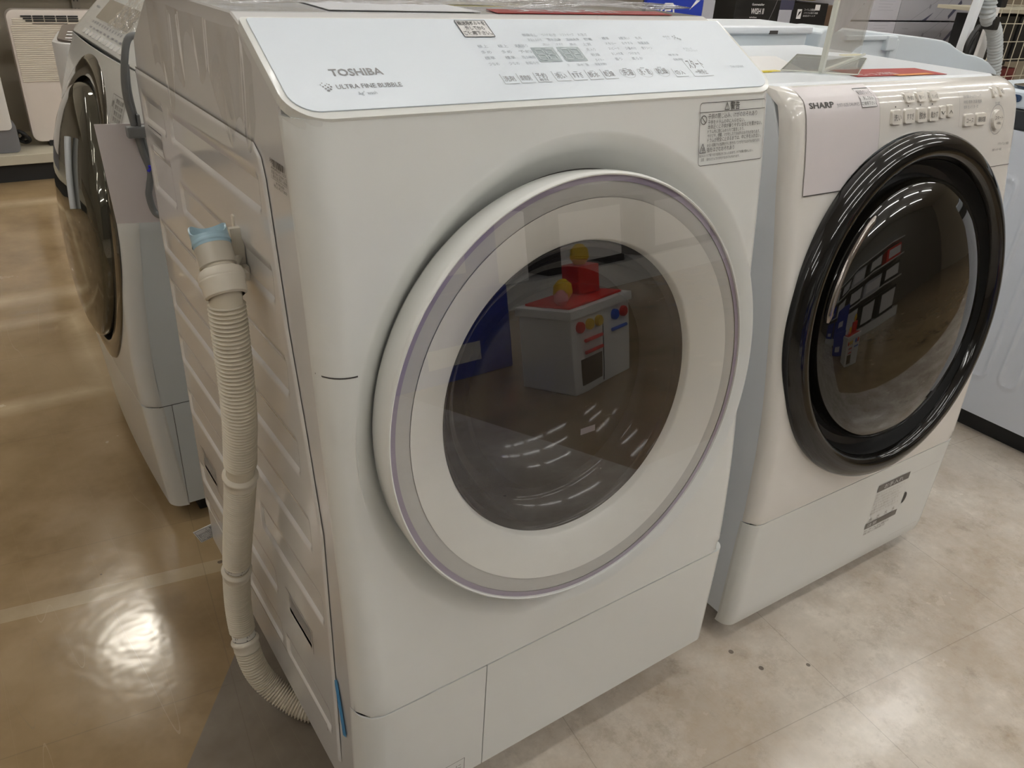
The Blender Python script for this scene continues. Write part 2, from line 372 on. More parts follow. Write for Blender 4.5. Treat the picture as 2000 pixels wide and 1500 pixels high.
# ------------------------------------------------------------------ ceiling lights
TUBEM = mat('tube_glow', (1, 1, 1), .5, emit=(1.0, 0.99, 0.965), es=TUBE_POWER)
SPOTM = mat('downlight_glow', (1, 1, 1), .5, emit=(1.0, 0.93, 0.80), es=SPOT_POWER)
FIXM = mat('fixture_enamel', (.8, .8, .78), .5)
def ceiling_light(x, y, first=None):
    t = thing('ceiling_light', 'white ceiling batten with a long fluorescent tube, one of the rows over the sales floor', 'ceiling light', (x, y, CEIL), 0, 'fluorescent battens in rows on the ceiling')
    MB().box((-.62, -.05, -.05), (.62, .05, 0), .008).build('fixture_body', FIXM, t)
    MB().tube([(-.58, 0, -.075), (.58, 0, -.075)], .024, 12).build('tube', TUBEM, t)
    MB().box((-.61, -.02, -.10), (-.58, .02, -.04), .003).build('lamp_holder', FIXM, t); MB().box((.58, -.02, -.10), (.61, .02, -.04), .003).build('lamp_holder', FIXM, t)
    return t
cl0 = None
for yy in (-3.2, -1.9, -.6, .7, 2.0, 4.3):
    for xx in (-3.4, -1.7, .9, 2.4, 3.9, 5.4):
        if xx < -3 and yy not in (-.6, 2.0): continue
        if cl0 is None: cl0 = ceiling_light(xx, yy)
        else: clone(cl0, (xx, yy, CEIL))
def downlight(x, y, label):
    t = thing('downlight', label, 'downlight', (x, y, CEIL))
    MB().lathe([(.20, 0), (.20, -.02), (.17, -.03), (.165, -.012)], ((0, 0, 0), (1, 0, 0), (0, 1, 0), (0, 0, 1)), 48).build('trim_ring', FIXM, t)
    MB().lathe([(.15, -.014), (.0001, -.014)], ((0, 0, 0), (1, 0, 0), (0, 1, 0), (0, 0, 1)), 48).build('lamp_lens', SPOTM, t)
downlight(.055, 3.78, 'round bright ceiling downlight over the left aisle, before the heater shelf')

# ================================================================== WASHING MACHINE IN THE MIDDLE
WM = thing('washing_machine', 'large white drum washing machine in the centre with white door and ivory hose', 'washing machine')
TZ = [0.07, 0.26, 0.342, 0.42, 0.53, 0.66, 0.815, 0.905]; TY = [0.0, 0.0, 0.0045, 0.0115, 0.026, 0.0435, 0.0635, 0.079]
tprof = smooth_prof(TZ, TY); RC = .03
poly = [(.0295, .075)] + [(tprof(z) + .0295, z) for z in (.26, .34, .42, .53, .66, .8, .875)] + [(.1085, .9030), (.1085, .9190), (.194, .9665), (.215, .9735), (.50, .9735), (.545, .958), (.642, .905), (.652, .87), (.652, .06), (.10, .06)]
MB().prism(poly, ((.0002, 0, 0), (0, 1, 0), (0, 0, 1), (1, 0, 0)), .5996, .0016, 1, drop=lambda c, n: n.y < -.7 and c.z < .9 and .1 < c.x < .5).build('cabinet', SIDE, WM)
TC = (.310, .590)
dish = [(.212, .040), (.216, .0290), (.235, .0285), (.2445, .0275), (.2455, .0262), (.256, .021), (.266, .0115), (.275, .0045), (.284, .0008), (.287, 0)]
front_shell(.6, .261, .9035, tprof, RC, (*TC, .287), dish).build('front_panel', WHITE, WM)
g = MB()
def on_front(r, a, d):
    x, z = TC[0] + r * math.cos(a), TC[1] + r * math.sin(a); return (x, tprof(z) + d, z)
g.grid(lambda i, j: on_front(.2434 + .0014 * j, 2 * PI * i, .0272), 200, 1); g.build('seal_gap', SEAM, WM)
g = MB(); tf = lambda x, z: (x, tprof(z) - .0006, z)
def on_front_x(x, z): return (x, tprof(z) + edge_round(x, .6, RC) - .0005, z)
g.add([on_front_x(x, z) for z in (.6785, .6800) for x in (.0005, .004, .008, .012, .016, .02, .024, .028, .0325)], [(i, i + 1, i + 10, i + 9) for i in range(8)]); g.build('panel_joint', SEAM, WM)
# lower covers
patch(-.0006, .1665, .071, .2585, lambda z: 0.0, .6, RC, .0035).build('filter_cover', WHITE, WM)
patch(.168, .6, .071, .2585, lambda z: 0.0, .6, .02).build('lower_cover', WHITE, WM)
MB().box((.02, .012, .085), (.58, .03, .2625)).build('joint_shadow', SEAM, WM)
g = MB(); fl = lambda x, z: (x, -.0006, z)
for a in ((.093, .0730, .139, .0730), (.139, .0730, .139, .104), (.139, .104, .085, .104)): g.use(DARKINK).line(fl, *a, .0007)
g.text('はじめに', fl, .134, .088, .007, align='R'); g.build('small_notice_label', None, WM)
# plinth and feet
MB().box((.03, .06, .03), (.57, .62, .075), .006).build('plinth', SIDE, WM)
for fx, fy in ((.06, .1), (.54, .1), (.06, .58), (.54, .58)):
    MB().lathe([(.001, FL), (.024, FL), (.026, FL + .006), (.022, FL + .014), (.012, FL + .016), (.012, .032)], ((fx, fy, 0), (1, 0, 0), (0, 1, 0), (0, 0, 1)), 24).build('foot', MATBLACK, WM)

# pressed steel side sheet
def side_height(y, z):
    """outward height of the pressed side sheet, metres"""
    h = 0.0
    def pocket(y0, y1, z0, z1, d=.006, ew=.010, top=.022):
        fy = min(1, max(0, (y - y0) / ew)) * min(1, max(0, (y1 - y) / ew)); fb = min(1, max(0, (z - z0) / ew)); ft = min(1, max(0, (z1 - z) / top))
        s = lambda t: t * t * (3 - 2 * t); return -d * s(fy) * s(fb) * s(ft)
    for p in POCK: h += pocket(*p)
    return h
POCK = [(.170, .497, .801, .846), (.520, .635, .801, .846, .005),
        (.155, .49, .714, .760), (.520, .635, .709, .775, .006),
        (.138, .645, .616, .668), (.126, .645, .525, .577), (.110, .645, .431, .483),
        (.345, .645, .335, .385), (.09, .30, .335, .385), (.262, .400, .244, .292), (.093, .25, .143, .19), (.262, .41, .148, .195), (.44, .64, .20, .245), (.44, .64, .135, .17),
        ]
yb0 = .652
def seam_y(z): return interp(z, [.06, .26, .48, .59, .70, .81, .84, .858, .868], [.073, .073, .077, .102, .130, .150, .156, .164, .182])
g = MB()
def sidefn(i, j):
    z = .112 + (.8675 - .112) * j; y = seam_y(z) + (.650 - seam_y(z)) * i
    e = min((y - seam_y(z)) / .006, (.8675 - z) / .006, (.650 - y) / .006, 1); e = max(0, e)
    tuck = .018 * max(0, (.150 - z) / .04) ** 2 if y > .11 else 0
    return (-.0022 * math.sqrt(max(0, 1 - (1 - e) ** 2)) - .0008 - side_height(y, z) * .8 + tuck, y, z)
g.grid(sidefn, 240, 300); g.build('side_sheet', SIDE, WM)
g = MB()
zz = [.25 + (.8675 - .25) * k / 60 for k in range(61)]
g.add([(-.0006, seam_y(z) - dy, z) for z in zz for dy in (0.0004, -.0004)], [(2 * i, 2 * i + 1, 2 * i + 3, 2 * i + 2) for i in range(60)])
g.add([(-.0012, .182, .8675), (-.0012, .652, .8675), (-.0012, .652, .8695), (-.0012, .182, .8695)], [(0, 1, 2, 3)])
g.build('side_sheet_joint', mat('side_joint_grey', (.20, .19, .175), .6), WM)
# hand grips in the side sheet
def grip(y0, y1, z0, z1, th=.0012):
    g = MB(); f = lambda y, z: (-.0034, y, z)
    g.use(SEAM)
    g.line(f, y0, z1, y1, z1, .0011); g.line(f, y0, z0, y0, z1, .0011)
    g.use(WHITE2); g.box((-.003, y0 + .004, z0 + .003), (.004, y1 - .008, z0 + .014), .002)
    g.use(mat('grip_recess_grey', (.30, .29, .28), .5)); g.quad(f, y0 + .006, z0 + .015, y1 - .012, z1 - .006)
    g.build('hand_grip', None, WM)
grip(.548, .618, .765, .800); grip(.135, .225, .250, .290); grip(.530, .612, .246, .288)
# blue strip of tape, shop barcode label, film remains
g = MB(); g.use(TAPE).add([(-.0016 , .0755, .262), (-.0016, .0655, .272), (-.0016, .0480, .1885), (-.0016, .0585, .181)], [(0, 1, 2, 3)]); g.build('strip_of_blue_tape', None, WM, 'blue masking tape')
g = MB(); fb = lambda u, z: (-.0012, .1395 - u, .8385 + (z - .8155) * .57)     # u runs towards the front
bx = 0.006
random.seed(3)
g.use(DARKINK)
while bx < .036:
    wd = random.choice((.0006, .0009, .0016, .0022)); g.quad(fb, bx, .8475, min(bx + wd, .037), .8585); bx += wd + random.choice((.0005, .0008, .0012))
g.text('税', fb, .0, .852, .006); g.text('4904550 123', fb, .002, .8425, .0042, .036); g.text('洗濯 TW 127XM L 白', fb, .002, .836, .0042, .038)
g.text('L 展示品 限り 特価', fb, .002, .830, .0042, .038); g.line(fb, .001, .828, .040, .828, .0006); g.text('¥198,000', fb, .012, .8215, .0042, .02); g.text('税込 ¥217,800', fb, .006, .8155, .0045, .032)
g.build('barcode_label', None, WM)

# control panel on the slope
PN = Vector((0, -(.9694 - .9045), .191 - .079)).normalized(); PV = Vector((0, .191 - .079, .9694 - .9045)).normalized(); PO = Vector((0, .079, .9045))
def pan(x, s, h=0.0): return PO + Vector((1, 0, 0)) * x + PV * s + PN * h
CP = MB()
CP.prism(rrect(-.0005, -.0015, .6005, .1305, .004, 8, rs=(.034, .034, .004, .004)), (pan(0, 0, -.0085), (1, 0, 0), PV, PN), .0100, .0025, 3, True)
CP.prism(rrect(.0, .0789, .6, .1115, .0295, 10, rs=(.0295, .0295, .002, .002)), ((0, 0, .8950), (1, 0, 0), (0, 1, 0), (0, 0, 1)), .0096)
CPo = CP.build('control_panel', WHITE, WM)
GLASSW = mat('white_glass_panel', (0.69, 0.75, 0.81), .30, coat=.15)  # blue cast of the reflected ceiling light is painted into the base colour
MB().prism(rrect(.0052, .0068, .5950, .1278, .006, 8, rs=(.024, .024, .003, .003)), (pan(0, 0, .0015), (1, 0, 0), PV, PN), .0012, .0004, 1).build('glass_plate', GLASSW, CPo, 'white glass plate with touch keys, bluish ceiling reflection painted in')
P = lambda x, s: pan(x, s, .0030)
g = MB()
g.use(GREYINK); g.text('TOSHIBA', P, .0525, .0490, .0088, .050, bold=.022)
g.text('ULTRA FINE BUBBLE', P, .0515, .0325, .0055, .0620, bold=.008)
for (bx_, by_, br_) in ((.0385, .0385, .0006), (.0405, .0405, .0006), (.0400, .0360, .0008), (.0425, .0375, .0008), (.0415, .0335, .0010), (.0440, .0350, .0010), (.0430, .0310, .0014), (.0455, .0325, .0012), (.0470, .0355, .0010), (.0445, .0392, .0006), (.0460, .0382, .0008)):
    g.add([P(bx_ + br_ * math.cos(t * PI / 4), by_ + br_ * math.sin(t * PI / 4)) for t in range(8)], [tuple(range(8))])
g.use(PALEINK); g.text('Ag⁺ wash', P, .0675, .0240, .0042, .018)
g.build('brand_lettering', None, CPo)
g = MB(); g.use(mat('display_grey', (0.36, 0.42, 0.44), .25))
for a in (.2815, .3150): g.quad(P, a, .0595, a + .0290, .0820)
g.use(mat('segment_pale', (0.44, 0.50, 0.52), .3)); P2 = lambda x, s: pan(x, s, .0034)
for a in (.2845, .2975, .3180, .3310):
    for k in (.0625, .0705, .0785): g.line(P2, a + .001, k, a + .0085, k, .0016)
    for k in (.0635, .0715):
        for q in (0, .0095): g.line(P2, a + q, k, a + q, k + .006, .0013)
g.use(PALEINK)
for k in (.067, .0745): g.quad(P2, .3122, k, .3134, k + .0014)
g.build('digital_display', None, CPo)
g = MB(); g.use(PALEINK)
def tx(t, x, y, h, wd): g.text(t, P, x, y, h, wd)
for r_, row in enumerate((('極上', '極上', '洗剤残り'), ('多め', '多め', '予約'), ('標準', '標準', '残り時間'), ('少なめ', '少なめ', 'お知らせ'))):
    for k, t in enumerate(row): tx(t, (.2195, .2435, .2640)[k] - .0003 * r_, .0830 - .0088 * r_, .0036, (.012, .012, .016)[k])
for k, t in enumerate(('部屋干し', 'つけおき', 'ソフトキープ', 'お急ぎ')): tx(t, .2830 + .0245 * k, .1000, .0036, .019 if k < 3 else .013)
for k, t in enumerate(('湯温おまかせ', '温水洗浄', '濃縮洗浄', '節電')): tx(t, .2855 + .0250 * k, .0925, .0034, .018 if k < 3 else .011)
for k, t in enumerate(('洗い', 'すすぎ', '脱水')): tx(t, .3000 + .018 * k, .0850, .0028, .009)
for r_, row in enumerate((('標準', '3度洗い', '毛布'), ('メモリー', 'おやすみ', '除菌消臭'), ('スピード', '少量45分', '槽クリーン'), ('おしゃれ着', 'つけおき', ''), ('香り', '柔らか', ''))):
    for k, t in enumerate(row):
        if t: tx(t, .3865 + .0245 * k - .001 * r_, .0935 - .0086 * r_, .0036, .016 if len(t) > 2 else .010)
for r_, t in enumerate(('上質', '念入り', '乾燥', 'タイマー')): tx(t, .3530 + .0005 * r_, .0840 - .0086 * r_, .0036, .012)
for k, t in enumerate(('分', '温水', '回', '除菌消臭', '分')): tx(t, .3125 + .0125 * k, .0520, .0030, (.003, .009, .003, .013, .003)[k])
tx('eco', .4805, .0960, .0045, .010); tx('モード', .4835, .0922, .0024, .006)
for bx_, by_, br_ in ((.4960, .0975, .0012), (.4990, .0960, .0014), (.5020, .0942, .0016), (.5048, .0925, .0018), (.4965, .0935, .0009), (.5000, .0992, .0010)): g.add([P(bx_ + br_ * math.cos(t * PI / 4), by_ + br_ * math.sin(t * PI / 4)) for t in range(8)], [tuple(range(8))])
tx('タブロック', .4970, .0740, .0030, .014); tx('チャイルドロック', .4990, .0705, .0026, .019)
tx('槽洗浄', .4655, .0640, .0026, .016); tx('自動掃除', .4680, .0560, .0028, .015); tx('TW-127XM', .5500, .0400, .0038, .022)
g.build('panel_writing', None, CPo)
EDGE = mat('key_edge_grey', (0.42, 0.45, 0.47), .4)
def key(x, s, wd, hh, t, sub=None, rnd=False, bar=False):
    g = MB(); g.use(EDGE)
    if rnd:
        cx, cy = x + wd / 2, s + hh / 2; n = 24
        for k in range(n):
            a0, a1 = PI * .8 + 1.3 * PI * k / n, PI * .8 + 1.3 * PI * (k + 1) / n
            g.add([P(cx + wd / 2 * q * math.cos(a), cy + hh / 2 * q * math.sin(a)) for a, q in ((a0, 1), (a1, 1), (a1, .95), (a0, .95))], [(0, 1, 2, 3)])
    else:
        g.line(P, x, s, x + wd, s, .0009); g.line(P, x, s, x, s + hh, .0008)
    g.use(GREYINK); g.text(t, P, x + wd / 2, s + hh * (.28 if not sub else .45), hh * .42, wd * .78, 'C')
    if sub: g.text(sub, P, x + wd / 2, s + hh * .12, hh * .2, wd * .6, 'C')
    if bar: g.use(PALEINK).quad(P, x + wd * .35, s + hh * .82, x + wd * .65, s + hh * .88)
    g.build('touch_key', None, CPo)
for k, (x, t) in enumerate(((.2225, '洗剤'), (.2420, '柔軟剤'), (.2625, '予約'))): key(x, .0296 + .0002 * k, .0165, .0140, t, '時刻' if k == 2 else None)
for k, (x, t) in enumerate(((.2860, '洗い'), (.3075, 'すすぎ'), (.3290, '脱水'), (.3500, '乾燥'))): key(x, .0304, .0175, .0150, t, None, False, True)
for k, (x, t) in enumerate(((.3750, '洗濯'), (.4005, '洗・乾'), (.4260, '乾燥'))): key(x, .0300, .0205, .0180, t, None, True, True)
key(.4525, .0290, .0180, .0135, '切/入'); key(.4800, .0285, .0310, .0300, 'スタート', '一時停止')
# transport-bolt sticker
g = MB(); g.use(PAPER).quad(lambda x, s: pan(x, s, .0032), .2125, .0990, .2480, .1245); Ps = lambda x, s: pan(x, s, .0036)
g.use(BLACKINK)
for a in ((.2125, .0990, .2480, .0990), (.2125, .1245, .2480, .1245), (.2125, .0990, .2125, .1245), (.2480, .0990, .2480, .1245)): g.line(Ps, *a, .0007)
g.text('輸送用ボルトを', Ps, .2140, .1175, .0048, .032, bold=.01); g.text('外してから', Ps, .2195, .1100, .0048, .0225, bold=.01); g.text('ご使用下さい。', Ps, .2140, .1022, .0048, .033, bold=.01)
g.build('transport_sticker', None, CPo)

# warning label on the front
g = MB(); FX = lambda x, z: (x, tprof(z) + edge_round(x, .6, RC) - .0006, z)
FX2 = lambda x, z: (x, tprof(z) + edge_round(x, .6, RC) - .0010, z)
lx0, lx1, lz0, lz1 = .4680, .5800, .8300, .8970
P_ = rrect(lx0, lz0, lx1, lz1, .004, 5)
g.use(DARKINK)
for i in range(len(P_)): a, b_ = P_[i], P_[(i + 1) % len(P_)]; g.line(FX2, *a, *b_, .0006)
g.line(FX2, lx0, .8870, lx1, .8870, .0006)
def tri(x, z, s_): 
    for a in ((x, z, x + s_, z), (x + s_, z, x + s_ / 2, z + s_), (x + s_ / 2, z + s_, x, z)): g.line(FX2, *a, .0007)
tri(.5085, .8885, .0075); g.quad(FX2, .5119, .8910, .5126, .8943); g.quad(FX2, .5119, .8895, .5126, .8903)
g.text('警告', FX2, .5180, .8887, .0066, .0155, bold=.01)
for k in range(24):
    a0, a1 = 2 * PI * k / 24, 2 * PI * (k + 1) / 24; g.line(FX2, .4745 + .0045 * math.cos(a0), .8790 + .0045 * math.sin(a0), .4745 + .0045 * math.cos(a1), .8790 + .0045 * math.sin(a1), .0009)
g.line(FX2, .4713, .8822, .4777, .8758, .0008)
for t, z, h, wd in (('子供の閉じ込み、けがのおそれあり', .8800, .0044, .083), ('子供をドラムの中に入らせない。', .8742, .0036, .062), ('本体近くに子供が乗りやすい台などを置かない。', .8692, .0036, .093),
                    ('ドラム内に閉じ込められて窒息したり、', .8646, .0030, .062), ('やけどや、感電、けがをしたりおぼれるおそれがあります。', .8601, .0030, .090), ('ドラムが完全に止まるまでは、中に手を入れない。', .8551, .0036, .0925),
                    ('ゆるい回転でも洗濯物が手に巻き付いてけがをするおそれがあります。', .8500, .0028, .0915), ('指をはさむおそれあり', .8445, .0040, .046)):
    g.text(t, FX2, .4815, z, h, wd)
g.text('ドア取り付け部周辺をさわったままで、ドアを開け閉めしない。', FX2, .4815, .8395, .0024, .080); g.text('指をはさんでけがをするおそれがあります。', FX2, .4815, .8350, .0024, .056)
tri(.4695, .8440, .0098); g.text('手', FX2, .4726, .8447, .0042); g.text('指はさみこみ', FX2, .4693, .8395, .0022, .0100); g.text('注意', FX2, .4720, .8352, .0026, .005)
g.build('warning_label', None, WM)

# door
DA = .121; DN = Vector((0, -math.cos(DA), math.sin(DA))); DV = Vector((0, math.sin(DA), math.cos(DA))); DO = Vector((.286, 0.0, .604))
DF = (DO, (1, 0, 0), DV, DN)
door = MB().lathe([(.225, -.050), (.236, -.049), (.241, -.045), (.2440, -.038), (.2468, -.016), (.2470, -.006), (.2462, -.002), (.2445, -.0004), (.2432, -.0010), (.2428, -.004)], DF, 192).build('door', WHITE, WM)
RINGG = mat('door_ring_grey', (0.50, 0.50, 0.475), .3); RINGW = mat('door_ring_white', (0.74, 0.735, 0.69), .28)
MB().lathe([(.2429, -.0035), (.2370, -.0035)], DF, 192).build('lilac_trim_ring', mat('lilac_trim', (0.33, 0.29, 0.37), .35), door)
MB().lathe([(.2372, -.0045), (.2212, -.0050), (.2205, -.0055)], DF, 192).build('outer_ring', RINGG, door)
MB().lathe([(.2206, -.0045), (.1765, -.0200), (.1745, -.0225), (.1725, -.030)], DF, 192).build('inner_ring', RINGW, door)
BOWL = mat('smoked_glass_bowl', (0.014, 0.014, 0.016), .10, spec=.22)
MB().lathe([(.1740, -.028), (.1700, -.034), (.1640, -.036), (.1610, -.042), (.150, -.060), (.142, -.066), (.136, -.068), (.130, -.085), (.112, -.105), (.085, -.122), (.05, -.132), (.0001, -.135)], DF, 128).build('glass_bowl', BOWL, door)
g = MB(); bl = lambda x, y: DO + Vector((1, 0, 0)) * x + DV * y + DN * -.0085
MB().use(clear('door_cover_glass', (.97, .97, .97), 1.85)).lathe([(.2428, -.0015), (.16, -.0008), (.08, -.0004), (.0001, -.0002)], DF, 128).build('cover_glass', None, door)
g = MB(); g.use(mat('etched_glass_grey', (0.12, 0.11, 0.13), .5)); bl = lambda x, y: DO + Vector((1, 0, 0)) * x + DV * y + DN * -.030
g.quad(bl, .012, -.058, .034, -.050); g.build('small_glass_mark', None, door)

# drain hose, hanging on the left side
HP = path([(-.040, .2200, .7655), (-.0402, .2120, .756), (-.0405, .1985, .7395), (-.041, .1890, .715), (-.0405, .1930, .600), (-.040, .2150, .520), (-.040, .2410, .447), (-.040, .2760, .365), (-.0400, .3060, .292), (-.0400, .3330, .214), (-.040, .3410, .150), (-.0385, .3300, .100), (-.034, .3200, .066), (-.0235, .3090, .038), (-.006, .2870, .0170), (.018, .2600, .0020), (.05, .235, -.0045)], 40)
def resample(P, step):
    out = [P[0]]; acc = 0
    for a, b in zip(P, P[1:]):
        L = (b - a).length; d = step - acc
        while d <= L: out.append(a.lerp(b, d / L)); d += step
        acc = (acc + L) % step if L + acc >= step else acc + L
    return out
HS = resample(HP, .0006)
# corrugation, sleeves by height along the hose
rad = []
pitch = .0046
for i, p in enumerate(HS):
    s_ = i * .0006; z = p.z; cor = .0171 + .0017 * (1 - 2 * abs(math.sin(PI * s_ / pitch)) ** 2.2)
    plain = (z > .712) or (.478 < z < .500) or (.268 < z < .285) or (.1290 > z > .1125 and i > 900)
    rad.append(.0160 if plain else cor)
hose = MB().tube(HS, rad, 28).build('drain_hose', HOSE, WM, 'long ivory corrugated drain hose', sharp=180)
def along(z, n=1):
    i = min(range(len(HS)), key=lambda k: abs(HS[k].z - z)); return i
def sleeve(z_top, prof_, name, m, lab=None):
    i = along(z_top); p = HS[i]; t = (HS[min(i + 6, len(HS) - 1)] - HS[max(i - 6, 0)]).normalized(); u = t.cross(Vector((1, 0, 0))).normalized(); v = t.cross(u)
    return MB().lathe(prof_, (p, u, v, t), 48).build(name, m, hose, lab)
COL1 = [(.0165, 0), (.0205, .002), (.0222, .006), (.0226, .0095), (.0222, .0105), (.0226, .0115), (.0226, .0125), (.0212, .016), (.0205, .026), (.0200, .0275), (.0176, .029)]
sleeve(.764, [(.0150, 0), (.0176, .0005), (.0180, .002), (.0180, .024), (.0165, .025)], 'end_sleeve', mat('sleeve_grey_ivory', (.50, .46, .38), .35))
sleeve(.7440, COL1, 'hose_collar', HOSE2); 
COL2 = [(.0162, 0), (.0200, .003), (.0206, .005), (.0200, .0075), (.0188, .0095), (.0186, .018), (.0190, .019), (.0186, .0205), (.0170, .022)]
sleeve(.484, COL2, 'hose_collar', HOSE2); sleeve(.270, COL2, 'hose_collar', HOSE2)
def tail(idx, prof_, name, m, lab=None):
    i = idx; p = HS[i]; t = (HS[i + 6] - HS[i - 6]).normalized(); u = t.cross(Vector((1, 0, 0))).normalized(); v = t.cross(u)
    return MB().lathe(prof_, (p, u, v, t), 48).build(name, m, hose, lab)
i_low = min((k for k in range(len(HS)) if HS[k].z < .118), default=0)
tail(i_low, COL2, 'hose_collar', HOSE2)
LB = mat('label_band_white', (.74, .72, .66), .4)
def band(idx):
    o = tail(idx, [(.0163, 0), (.0167, .0004), (.0167, .0085), (.0163, .009)], 'label_band', LB)
    i = idx; p = HS[i]; t = (HS[i + 6] - HS[i - 6]).normalized(); u = t.cross(Vector((1, 0, 0))).normalized(); v = t.cross(u)
    def cyl(a, h): th = a / .0169; return p + u * (.0170 * math.cos(th)) + v * (.0170 * math.sin(th)) + t * h
    g = MB(); g.use(DARKINK)
    for k in range(40): 
        a0 = 2 * PI * .0169 * k / 40; a1 = 2 * PI * .0169 * (k + 1) / 40; g.quad(cyl, a0, .0076, a1, .0084)
    for k in range(6):
        a = 2 * PI * .0169 * k / 6; g.add([cyl(a - .001, .0072), cyl(a + .001, .0072), cyl(a, .0052)], [(0, 1, 2)]); g.text('真下', lambda x, y: cyl(-x, .004 - y), -a, .0012, .0026, .006)
    g.build('band_print', None, hose)
band(along(.2835)); band(i_low - 15)
# pale blue cap with a scalloped rim
p = HS[along(.764)]; i = along(.764); t = (HS[i + 6] - HS[i]).normalized(); u = t.cross(Vector((1, 0, 0))).normalized(); v = t.cross(u)
def cap_h(d):
    b_ = d.dot(Vector((.37, .93, 0))); l_ = max(0, d.dot(Vector((-.82, .57, 0)))); f_ = max(0, d.dot(Vector((.45, -.89, 0))))
    return .0150 + .0090 * math.tanh(2.2 * b_) + .0090 * l_ ** 4 - .004 * f_ ** 3
g = MB(); n = 64; ring = []
for (r, kind) in ((.0182, 0), (.0182, 1), (.0166, 1), (.0166, 0)):
    ring.append([p + (u * math.cos(2 * PI * k / n) + v * math.sin(2 * PI * k / n)) * r - t * (cap_h(u * math.cos(2 * PI * k / n) + v * math.sin(2 * PI * k / n)) if kind else -.004) for k in range(n)])
vs = [q for r_ in ring for q in r_]; g.add(vs, [(j * n + k, j * n + (k + 1) % n, ((j + 1) % 4) * n + (k + 1) % n, ((j + 1) % 4) * n + k) for j in range(4) for k in range(n)], True)
g.lathe([(.0188, .001), (.0190, -.001), (.0184, -.003)], (p, u, v, t), 48)
g.build('hose_cap', BLUECAP, hose, 'pale blue plastic end cap with a wavy rim')
# clip that carries the hose
g = MB(); g.box((-.014, .246, .722), (0, .254, .768), .002); g.box((-.006, .236, .716), (0, .262, .728), .002); g.box((-.005, .262, .716), (0, .270, .776), .0018); g.tube(path([(-.030, .206, .729), (-.020, .226, .733), (-.010, .244, .735), (-.003, .254, .736)], 6), .0042, 10); g.box((-.024, .212, .722), (-.008, .244, .731), .002)
g.build('hose_clip', HOSE2, WM)

# ---- top of the machine: sleeve of clear film and leaflets
CLR = clear('crinkled_clear_film', (.97, .975, .985), 1.45, .03, .5, 22, .16, (.80, .84, .92))
def top_sheet(x0, y0, x1, y1, z, amp, m, name, label, cat, nx=40, ny=30, group=None, seed=0):
    rnd = random.Random(seed); ph = [(rnd.uniform(6, 40), rnd.uniform(6, 30), rnd.uniform(0, 6.28)) for _ in range(7)]
    g = MB(); h = lambda x, y: z + amp * (1 + sum(math.sin(a * x + b * y + c) for a, b, c in ph) / 7)
    g.grid(lambda i, j: (x0 + (x1 - x0) * i, y0 + (y1 - y0) * j, h(x0 + (x1 - x0) * i, y0 + (y1 - y0) * j)), nx, ny)
    g.grid(lambda i, j: (x0 + (x1 - x0) * (1 - i), y0 + (y1 - y0) * j, h(x0 + (x1 - x0) * (1 - i), y0 + (y1 - y0) * j) - .0004), nx, ny)
    return tag(g.build(name, m), label, cat, group)
top_sheet(.004, .212, .575, .515, .9762, .006, CLR, 'clear_film', 'crinkled clear plastic film spread over the top of the middle washing machine', 'plastic film', 120, 90, seed=5)
def flyer(name, corners, z, m, label, cat='flyer', extra=None, th=.0006):
    g = MB().use(m); b = bmesh.new(); vs = [b.verts.new((x, y, z)) for x, y in corners]; f = b.faces.new(vs); r = bmesh.ops.extrude_face_region(b, geom=[f])
    for q in r['geom']:
        if isinstance(q, bmesh.types.BMVert): q.co.z += th
    bmesh.ops.recalc_face_normals(b, faces=b.faces[:]); g.bm(b)
    if extra: extra(g, z + th + .0003)
    return tag(g.build(name, None), label, cat)
def ex1(g, z):
    g.use(PAPER)
    g.text('大特価', lambda x, y: (x, y, z), .32, .232, .022, .16, bold=.02)
flyer('red_flyer', [(.285, .216), (.545, .216), (.560, .262), (.300, .262)], .9742, RED, 'red flyer with white letters under the clear film on the middle washing machine', extra=ex1)
flyer('white_leaflet', [(.10, .23), (.27, .225), (.28, .34), (.11, .35)], .9742, PAPER, 'white leaflet under the clear film on the left half of the middle washer', 'leaflet')
flyer('yellow_strip_leaflet', [(.30, .33), (.40, .33), (.40, .36), (.30, .36)], .9742, YELLOW, 'narrow yellow leaflet under the clear film behind the red flyer', 'leaflet')

g = MB(); FS = clear('draped_clear_film', (.985, .985, .985), 1.5, .02, haze=.05, hazecol=(.8, .78, .76))
def filmfn(i, j):
    y = .150 + .350 * i; zt = .905 + (y - .0843) * .60 if y < .194 else .968; zb = .895 - .03 * math.sin(9 * i) - .02 * math.sin(31 * i); z = zb + (zt - .006 - zb) * j
    wv = (math.sin(52 * y + 2 * math.sin(14 * z)) + .6 * math.sin(131 * y + 5 * z) + .5 * math.sin(23 * y + 8 * z)) / 2.1
    return (-.0062 - .0028 * wv, y, z)
g.grid(filmfn, 160, 50); tag(g.build('draped_film', FS), 'clear plastic film hanging in vertical folds over the upper left side of the middle washer', 'plastic film')
